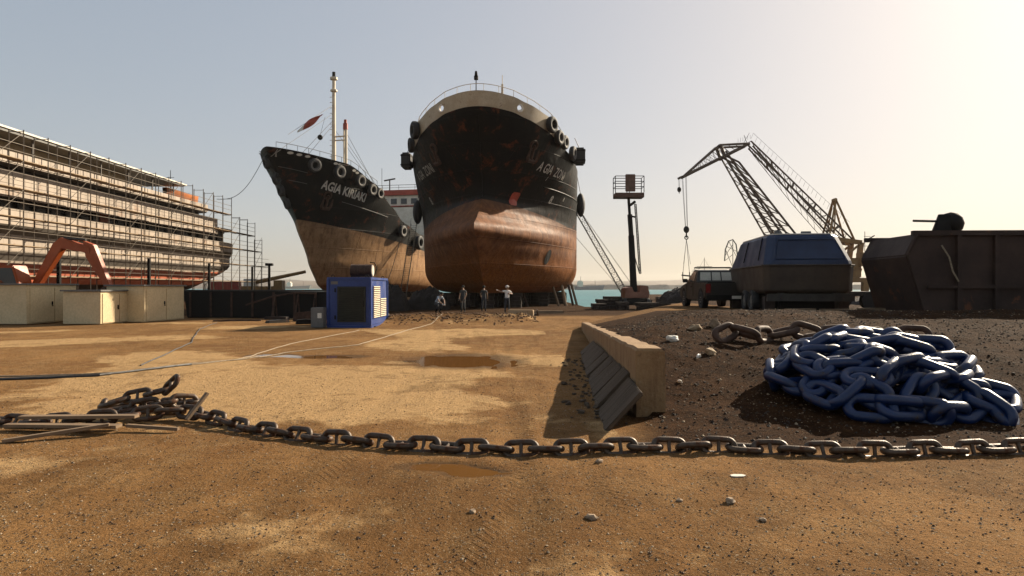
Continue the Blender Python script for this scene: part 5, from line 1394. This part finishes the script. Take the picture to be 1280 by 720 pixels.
# ------------------------------------------------------------------ cranes
def portal_crane():
    o = thing('portal_crane', 'large yellow-brown double-link harbour crane luffed over the right of the yard', 'crane', (53,110,0))
    K = .13415
    def C(px, py, dy=0.): return Vector(((px-640)*K-53, dy, (360-py)*K+1.6))
    bs, yw = M['brownsteel'], M['yellow']
    # fore jib: solid top chord, bottom chord, light lacing, walkway
    q = MB()
    for dy in (-1.1,1.1):
        q.tube(C(897,183,dy), C(856,219,dy*.3), 0.187, 6); q.tube(C(934,181,dy), C(852,222,dy*.3), 0.245, 6); q.tube(C(897,183,dy), C(934,181,dy), 0.187, 6); q.tube(C(898,183,dy), C(904,199,dy), 0.302, 6)
        a0,a1,b0,b1 = C(856,219,dy*.3),C(897,183,dy),C(856,220,dy*.3),C(910,194,dy)
        for i in range(1,9):
            t_ = i/9; q.tube(a0.lerp(a1,t_), b0.lerp(b1,min(1,t_+.06*(i%2))), 0.036, 4); q.tube(a0.lerp(a1,t_), b0.lerp(b1,max(0,t_-.1)), 0.036, 4)
        for i in range(4): t_ = i/4; q.tube(C(900,184,dy).lerp(C(932,181,dy),t_), C(906,196,dy).lerp(C(934,182,dy),t_+.15), 0.050, 4)
    for i in range(8): t_ = i/7; q.tube(C(856,220,-.4-.7*t_).lerp(C(934,181,-1.1),t_), C(856,220,.4+.7*t_).lerp(C(934,181,1.1),t_), 0.058, 4)
    q.tube(C(848,223,-.4), C(858,219,-.4), 0.180, 6); q.tube(C(848,223,.4), C(858,219,.4), 0.180, 6); q.build('fore_jib', bs, o)
    # main jib: two heavy chords plus an offset chord with K bracing
    q = MB(); B0 = C(903,198)
    for dy in (-1.2,1.2):
        l0,l1 = C(903,196,dy*.7),C(990,345,dy*1.4); m0,m1 = C(905,190,dy*.7),C(1003,340,dy*1.4); r0,r1 = C(921,204,dy*.8),C(1023,337,dy*1.4)
        q.tube(l0,l1,0.158,5); q.tube(m0,m1,0.187,5); q.tube(r0,r1,0.187,5); q.tube(C(905,196,dy*.7), r0, 0.173, 5)
        for i in range(8):
            t_ = .06+i*.115
            q.tube(l0.lerp(l1,t_), m0.lerp(m1,t_+.02), 0.086, 4); q.tube(m0.lerp(m1,t_), r0.lerp(r1,t_+.08), 0.101, 4); q.tube(m0.lerp(m1,t_+.09), r0.lerp(r1,t_+.08), 0.086, 4)
            q.tube(l0.lerp(l1,t_), m0.lerp(m1,t_+.11), 0.072, 4)
    for i in range(9):
        t_ = i/8.5; q.tube(C(903,196,-.85-.85*t_).lerp(C(990,345,-1.7),t_), C(903,196,.85+.85*t_).lerp(C(990,345,1.7),t_), 0.072, 4)
    q.build('main_jib', bs, o)
    # tie-back links
    q = MB()
    for dy in (-1.,1.):
        a0,a1 = C(936,178,dy),C(1062,300,dy); b0,b1 = C(938,184,dy),C(1052,306,dy)
        q.tube(a0,a1,0.144,5); q.tube(b0,b1,0.144,5)
        for i in range(16): t_ = i/16; q.tube(a0.lerp(a1,t_), b0.lerp(b1,t_+.05), 0.050, 4); q.tube(b0.lerp(b1,t_+.05), a0.lerp(a1,t_+.0625), 0.050, 4)
        for i in range(4): t_ = .2+i*.22; q.tube(a0.lerp(a1,t_), b0.lerp(b1,t_+.01), 0.173, 5)
        c0,c1,c2 = C(944,192,dy),C(990,250,dy),C(1030,296,dy); q.tube(c0,c1,0.050,4); q.tube(c1,c2,0.050,4)
        for i in range(10): t_=i/10; q.tube(b0.lerp(b1,t_*.8), (c0.lerp(c1,t_*2) if t_<.5 else c1.lerp(c2,t_*2-1)), 0.029, 4)
    for i in range(9): t_ = i/8; q.tube(C(936,178,-1).lerp(C(1062,300,-1),t_), C(936,178,1).lerp(C(1062,300,1),t_), 0.058, 4)
    q.build('tie_back', bs, o)
    # walkway rail on top
    q = MB(); a0,a1 = C(936,175,-1),C(1055,285,-1)
    for i in range(24): t_=i/24; q.tube(a0.lerp(a1,t_), a0.lerp(a1,t_)+Vector((.4,0,.9)), 0.022, 4)
    q.tube(a0+Vector((.4,0,.9)), a1+Vector((.4,0,.9)), 0.022, 4); q.tube(C(926,182,-1), C(934,168,-1), 0.036, 4); q.tube(C(934,180,0), C(930,169,0), 0.043, 4)
    for i in range(6): q.tube(C(920+i*3,180-i*.9,-1), C(920+i*3,175-i*.9,-1), 0.022, 4)
    q.build('walkway_rail', M['steel'], o)
    # A-frame, machinery house, tower and portal legs
    q = MB()
    for dy in (-1.6,1.6):
        q.tube(C(1043,250,dy*.3),C(1028,312,dy),.18,5); q.tube(C(1043,250,dy*.3),C(1064,306,dy),.18,5); q.tube(C(1043,250,dy*.3),C(1036,312,dy),.12,5)
        for i in range(5): t_=.2+i*.16; q.tube(C(1043,250,dy*.3).lerp(C(1028,312,dy),t_), C(1043,250,dy*.3).lerp(C(1036,312,dy),t_+.1), .07,4)
        q.tube(C(1040,300,dy),C(1070,304,dy),.5,4); q.tube(C(1070,304,dy),C(1064,350,dy),.5,4); q.tube(C(1030,312,dy),C(1068,330,dy),.28,4); q.tube(C(1040,330,dy),C(1066,308,dy),.22,4)
        q.tube(C(1035,330,dy),C(1070,338,dy),.35,4)
    q.tube(C(1043,250,-.5),C(1043,250,.5),.3,6); q.build('a_frame', yw, o)
    q = MB(); c = C(1050,335); q.box((c.x,0,c.z),(5.0,4.2,3.2)); mh = q.build('machinery_house', yw, o, bevel=.08)
    q = MB(); c = C(1071,325); q.box((c.x,-2.2,c.z),(1.7,1.8,2.2)); cb = q.build('operator_cab', yw, o, bevel=.05)
    q = MB(); q.box((c.x,-3.13,c.z+.2),(1.3,.06,1.2)); q.build('window', M['glass'], cb)
    q = MB()
    for i in range(3): q.tube(C(1076,296+i*12,-1),C(1084,296+i*12,-1),.05,4)
    q.tube(C(1077,290,-1),C(1077,330,-1),.05,4); q.tube(C(1080,300,-1),C(1089,295,-1),.1,5); q.box(tuple(C(1082,329)),(2.6,2.2,.9)); q.build('platform', M['steel'], o)
    q = MB(); t0 = C(1055,347); q.tube((t0.x,0,t0.z),(t0.x,0,t0.z-.8),2.2,16)
    for sx in (-1,1):
        for dy in (-2.6,2.6): q.box((t0.x+sx*2.1,dy,1.3),(.9,.9,3.2)); q.box((t0.x+sx*2.1,dy,.45),(1.8,1.,.7))
    q.box((t0.x,0,2.9),(5.4,6.2,.7)); q.build('portal', yw, o, bevel=.04)
    # ropes, hook blocks
    q = MB()
    for dx in (-.35,-.2,.25,.4): q.tube(C(855,221)+Vector((dx,0,0)), C(858,286)+Vector((dx*.5,0,0)), .035, 4)
    for dx in (-.1,.1): q.tube(C(849,224)+Vector((dx,0,0)), C(849,234)+Vector((dx*.5,0,0)), .03, 4)
    q.build('hoist_rope', M['wire'], o)
    q = MB(); q.sphere(C(858,287), .55, 8, (.9,.6,1.1)); q.tube(C(858,290),C(858,297),.12,6); q.torus(C(858,297),(0,1,0),.28,.09,14,6); q.build('hook_block', M['black'], o, smooth=True)
    q = MB(); q.sphere(C(849,237), .38, 8, (.9,.6,1.2)); q.tube(C(849,238),C(849,242),.06,5); q.build('auxiliary_hook', M['black'], o, smooth=True)
    q = MB()
    for e in (853.5,862): q.tube(C(858,299),C(e,343),.04,4); q.tube(C(858,299),C(e+1,330),.03,4)
    q.tube(C(852,344),C(863,345),.12,6); q.tube(C(853.5,340),C(853.5,350),.09,5); q.tube(C(862,340),C(862,350),.09,5); q.build('lifting_sling', M['steel'], o)
portal_crane()
o = thing('crawler_crane', 'lattice boom crawler crane behind the boom lift, boom leaning left over the water', 'crane', (11.9,63,0))
q = MB(); q.box((0,0,1.2),(2.0,2.0,1.2)); q.build('house', M['rusty'], o, bevel=.06)
for sd in (-1,1): q = MB(); q.box((0,sd*1.1,.3),(2.6,.5,.6)); q.build('track', M['black'], o, bevel=.15)
q = MB(); q.lattice((-1.0,0,1.0),(-6.7,0,10.9),.55,.4,24,.036,.016); q.build('boom', M['steel'], o)
q = MB()
for dy in (-.2,.2): q.tube((-.3,dy,1.8),(-6.7,dy,10.9),.016,4); q.tube((-1.0,dy,.9),(-6.2,dy,7.0),.012,4)
q.build('pendant_rope', M['wire'], o)
o = thing('harbour_crane', 'small hazy harbour crane far behind the pickup', 'crane', (134,398,0))
q = MB(); q.lattice((0,0,0),(0,0,14),4,3,6,.35,.16); q.build('tower', M['steel'], o)
q = MB(); q.path([(-5,0,18),(-4.5,0,25),(-2.5,0,30),(0,0,31),(2,0,28),(3,0,20),(2,0,14)], .4, 5); q.path([(-4.5,0,25),(0,0,14),(0,0,31)], .25, 5)
for a,b in (((-5,0,18),(0,0,22)),((-4,0,27),(2,0,24)),((-2.5,0,30),(2.5,0,20)),((-4.8,0,21),(0,0,28))): q.tube(a,b,.18,4)
q.build('jib', M['steel'], o)
o = thing('fishing_boat', 'distant boat with thin cross-shaped mast behind the pickup', 'boat', (64.5,220,-1.2))
q = MB(); q.prism([(-6,.2),(6,.2),(7.2,2.6),(-6.5,2.0)], (0,3.4,0), (0,-1.7,0)); q.build('hull', M['white'], o, bevel=.1)
q = MB(); q.box((-2,0,3.2),(3.5,2.6,2.2)); q.build('wheelhouse', M['white'], o, bevel=.06)
q = MB(); q.tube((0,0,2.4),(0,0,13),.12,6,.07); q.tube((-2.6,0,10),(2.6,0,10),.08,5); q.tube((-3.2,0,6),(-3.2,0,9.5),.07,5); q.tube((-3.2,0,9.4),(-4.2,0,8.2),.05,4); q.tube((0,0,12.6),(5.5,0,3),.03,4); q.tube((0,0,12.6),(-5.5,0,3),.03,4); q.build('mast', M['steel'], o)
# ship at anchor and buoy mast in the bay
def bay_ship(x, y, L, hgt, rz, label, dark):
    o = thing('anchored_ship', label, 'ship', (x,y,-1.25), rz)
    q = MB(); q.prism([(-L/2+L*.03,0),(L/2-L*.05,0),(L/2,hgt*.55),(L/2-L*.08,hgt*.5),(-L/2+.15*L,hgt*.34),(-L/2,hgt*.42)], (0,L*.16,0), (0,-L*.08,0)); q.build('hull', dark, o, bevel=.2)
    q = MB(); q.box((-L*.32,0,hgt*.62),(L*.16,L*.13,hgt*.6)); q.box((-L*.32,0,hgt*.97),(L*.1,L*.1,hgt*.16)); q.build('superstructure', M['white'], o, bevel=.1)
    q = MB(); q.tube((-L*.3,0,hgt*.9),(-L*.3,0,hgt*1.5),L*.006,5); q.tube((L*.2,0,hgt*.4),(L*.2,0,hgt*1.1),L*.005,5); q.build('mast', M['steel'], o)
bay_ship(112,950,44,13,R(12),'hazy blue-grey ship anchored in front of the breakwater', mat('far_blue_hull',(.05,.08,.12),(.04,.065,.1),.2,.6))
bay_ship(-620,1900,80,20,R(-6),'far pale ship on the horizon left of the smaller ship', M['grey'])

# ------------------------------------------------------------------ air
def build_haze():
    m = bpy.data.materials.new('haze_air'); m.use_nodes = True; nt = m.node_tree; nt.nodes.clear()
    o_ = nt.nodes.new('ShaderNodeOutputMaterial'); v_ = nt.nodes.new('ShaderNodeVolumePrincipled')
    v_.inputs['Color'].default_value = (.95,.93,.9,1); v_.inputs['Density'].default_value = HAZE; v_.inputs['Anisotropy'].default_value = .3
    nt.links.new(v_.outputs[0], o_.inputs['Volume'])
    q = MB(); q.box((0,1900,37),(15000,4400,88)); tag(q.build('haze', m), 'thin pale haze over the yard and bay', 'haze', kind='stuff')
HAZE = .00009
if HAZE: build_haze()

# ------------------------------------------------------------------ people
def person(loc, rz, label, joints, radii, edges, shirt, trousers, hat=None, zwaist=1.0, zneck=1.48, hands=True, head=(0,0,1.62), scale=1., arm_bare=True):
    o = thing('person', label, 'person', loc, rz)
    names_ = list(joints); idx = {k:i for i,k in enumerate(names_)}
    me = bpy.data.meshes.new('body'); me.from_pydata([joints[k] for k in names_], [(idx[a],idx[b]) for a,b in edges], [])
    b = bpy.data.objects.new('body', me); COL.objects.link(b)
    sk = b.modifiers.new('skin','SKIN'); sk.use_smooth_shade = True
    for i,k in enumerate(names_):
        r_ = radii[k]; me.skin_vertices[0].data[i].radius = (r_[0], r_[1]) if isinstance(r_, tuple) else (r_, r_)
        me.skin_vertices[0].data[i].use_root = (k == 'pelvis')
    ss = b.modifiers.new('sub','SUBSURF'); ss.levels = 1; ss.render_levels = 1
    bpy.context.view_layer.update()
    m2 = bpy.data.meshes.new_from_object(b.evaluated_get(bpy.context.evaluated_depsgraph_get()))
    b.modifiers.clear(); b.data = m2
    m2.materials.clear()
    for m_ in (shirt, trousers, M_skin, M['black']): m2.materials.append(m_)
    arms = {}
    for p in m2.polygons:
        c = p.center; mi = 0
        best = min(names_, key=lambda k: (Vector(joints[k])-c).length)
        if best.startswith(('hand','finger','thumb','head','neck','elbow','face','nose')): mi = 2
        elif best.startswith(('knee','hip','pelvis')): mi = 1
        elif best.startswith(('ankle','toe')): mi = 3
        elif best.startswith('shoulder'): mi = 0
        p.material_index = mi
        p.use_smooth = True
    b.parent = o
    hd = Vector(joints['head'])
    q = MB(); q.sphere(hd+Vector((0,.012,.045)), .108, 7, (.95,1.05,.85)); hr = q.build('hat' if hat else 'hair', hat or M['black'], o, smooth=True)
    if hat: q = MB(); q.tube(hd+Vector((0,-.03,.06)), hd+Vector((0,-.03,.072)), .15, 14); q.build('brim', hat, hr)
    q = MB()
    for sx in (-1,1): q.sphere(hd+Vector((sx*.035,-.098,.0)), .012, 4)
    q.build('eyes', M['black'], o)
    return o
M_skin = mat('skin', (.30,.16,.09), (.25,.13,.07), 8, .6, bump=0)
RAD = dict(pelvis=(.15,.11),chest=(.165,.11),waist=(.14,.10),neck=.055,head=.098,crown=.07,nose=.014)
for sd in 'lr': RAD.update({'shoulder'+sd:.062,'elbow'+sd:.043,'hand'+sd:.034,'palm'+sd:.03,'hip'+sd:.09,'knee'+sd:.062,'ankle'+sd:.045,'toe'+sd:.035,'thumb'+sd:.011})
for sd in 'lr':
    for k in range(4): RAD['finger%d%s' % (k,sd)] = .010
def skeleton(pel, waist, chest, neck, head, arms, legs):
    J = dict(pelvis=pel, waist=waist, chest=chest, neck=neck, head=head, crown=tuple(Vector(head)+Vector((0,.01,.07))), nose=tuple(Vector(head)+Vector((0,-.115,-.02))))
    E = [('pelvis','waist'),('waist','chest'),('chest','neck'),('neck','head'),('head','crown'),('head','nose')]
    for sd,(sh,el,ha) in zip('lr', arms):
        J['shoulder'+sd]=sh; J['elbow'+sd]=el; J['hand'+sd]=ha; d=(Vector(ha)-Vector(el)).normalized(); J['palm'+sd]=tuple(Vector(ha)+d*.07)
        E += [('chest','shoulder'+sd),('shoulder'+sd,'elbow'+sd),('elbow'+sd,'hand'+sd),('hand'+sd,'palm'+sd)]
        side = d.cross(Vector((0,1,.2))).normalized()
        for k in range(4): J['finger%d%s'%(k,sd)] = tuple(Vector(ha)+d*(.15-.012*abs(k-1.3))+side*(.018*(k-1.5))+Vector((0,0,-.012))); E.append(('palm'+sd,'finger%d%s'%(k,sd)))
        J['thumb'+sd] = tuple(Vector(ha)+d*.07+side*.06); E.append(('hand'+sd,'thumb'+sd))
    for sd,(hp,kn,an,to) in zip('lr', legs):
        J['hip'+sd]=hp; J['knee'+sd]=kn; J['ankle'+sd]=an; J['toe'+sd]=to; E += [('pelvis','hip'+sd),('hip'+sd,'knee'+sd),('knee'+sd,'ankle'+sd),('ankle'+sd,'toe'+sd)]
    return J, E
wht = mat('cotton_white', (.78,.74,.68),(.7,.66,.6),6,.8,bump=.1); drk = mat('trousers_dark',(.03,.03,.035),(.04,.04,.045),6,.85,bump=.1); blc = mat('shirt_pale_blue',(.45,.5,.55),(.38,.43,.48),6,.8); gry = mat('overall_grey',(0.05,0.05,0.0475),(0.035,0.035,0.033),6,.85)
J,E = skeleton((0,0,.93),(0,0,1.1),(0,0,1.34),(0,0,1.5),(0,-.02,1.63),
  [((-.19,0,1.41),(-.42,-.06,1.36),(-.64,-.12,1.45)),((.19,0,1.41),(.33,-.02,1.22),(.1,-.2,1.28))],
  [((-.09,0,.86),(-.12,-.01,.48),(-.12,.02,.08),(-.14,-.13,.04)),((.09,0,.86),(.12,-.02,.48),(.13,.02,.08),(.16,-.13,.04))])
person((-.3,40,G(-.3,40)), R(20), 'worker in white shirt and dark trousers raising an arm under the big ship bow', J, RAD, E, wht, drk, hat=wht)
J,E = skeleton((0,.2,.62),(0,.1,.78),(0,-.12,.98),(0,-.22,1.1),(0,-.3,1.2),
  [((-.18,-.14,1.02),(-.24,-.28,.78),(-.12,-.45,.6)),((.18,-.14,1.02),(.26,-.26,.78),(.1,-.45,.58))],
  [((-.1,.18,.58),(-.17,-.18,.5),(-.16,.08,.08),(-.18,-.08,.04)),((.1,.18,.58),(.17,-.2,.48),(.16,.1,.08),(.19,-.06,.04))])
person((-4.6,41,G(-4.6,41)), R(50), 'crouching worker in pale shirt bending at the left under the big ship', J, RAD, E, blc, drk)
J,E = skeleton((0,0,.93),(0,0,1.1),(0,0,1.34),(0,0,1.5),(0,-.02,1.63),
  [((-.19,0,1.41),(-.25,.0,1.14),(-.24,-.1,.9)),((.19,0,1.41),(.26,.0,1.14),(.2,-.14,.92))],
  [((-.09,0,.86),(-.11,-.01,.48),(-.12,.02,.08),(-.14,-.13,.04)),((.09,0,.86),(.11,-.02,.48),(.13,.02,.08),(.16,-.13,.04))])
person((-3.15,42.2,G(-3.1,42.2)), R(-30), 'worker in grey overalls standing in the shade under the big ship', J, RAD, E, gry, gry)
person((-1.9,44.2,G(-1.9,44.2)), R(160), 'dim figure in dark overalls farthest back under the big ship', J, RAD, E, gry, drk)

# ------------------------------------------------------------------ sky, sun, camera
SUN_AZ, SUN_EL = R(47.5), R(27)
w = bpy.data.worlds.new('World'); SC.world = w; w.use_nodes = True
nt = w.node_tree; bg = nt.nodes['Background']
sky = nt.nodes.new('ShaderNodeTexSky'); sky.sky_type = 'NISHITA'; sky.sun_disc = False
sky.sun_elevation = SUN_EL; sky.sun_rotation = SUN_AZ; sky.air_density = 1.0; sky.dust_density = 2.2; sky.ozone_density = 1.0
hs = nt.nodes.new('ShaderNodeHueSaturation'); hs.inputs['Saturation'].default_value = 1.2; nt.links.new(sky.outputs[0], hs.inputs['Color'])
tn = nt.nodes.new('ShaderNodeMix'); tn.data_type = 'RGBA'; tn.blend_type = 'MULTIPLY'; tn.inputs[0].default_value = 1.; tn.inputs[7].default_value = (1.025,.985,.97,1)
gm = nt.nodes.new('ShaderNodeGamma'); gm.inputs[1].default_value = .36
nt.links.new(hs.outputs[0], gm.inputs[0]); nt.links.new(gm.outputs[0], tn.inputs[6]); nt.links.new(tn.outputs[2], bg.inputs[0]); bg.inputs[1].default_value = .168
sd = bpy.data.lights.new('sun', 'SUN'); sd.energy = 5.0; sd.angle = R(.5); sd.color = (1,.86,.66)
so = bpy.data.objects.new('sun', sd); COL.objects.link(so)
dv = Vector((math.sin(SUN_AZ)*math.cos(SUN_EL), math.cos(SUN_AZ)*math.cos(SUN_EL), math.sin(SUN_EL)))
so.rotation_euler = (-dv).to_track_quat('-Z','Y').to_euler(); so.location = dv*200
cam = bpy.data.cameras.new('camera'); cam.lens = 36*820/1280; cam.sensor_width = 36; cam.clip_start = .05; cam.clip_end = 20000
co = bpy.data.objects.new('camera', cam); COL.objects.link(co); co.location = (0,0,1.6); co.rotation_euler = (R(90),0,0)
SC.camera = co
SC.view_settings.view_transform = 'Standard'; SC.view_settings.look = 'None'; SC.view_settings.gamma = 1; SC.view_settings.exposure = 1.0
SC.cycles.max_bounces = 5; SC.cycles.use_denoising = True
SC.cycles.caustics_reflective = False; SC.cycles.caustics_refractive = False
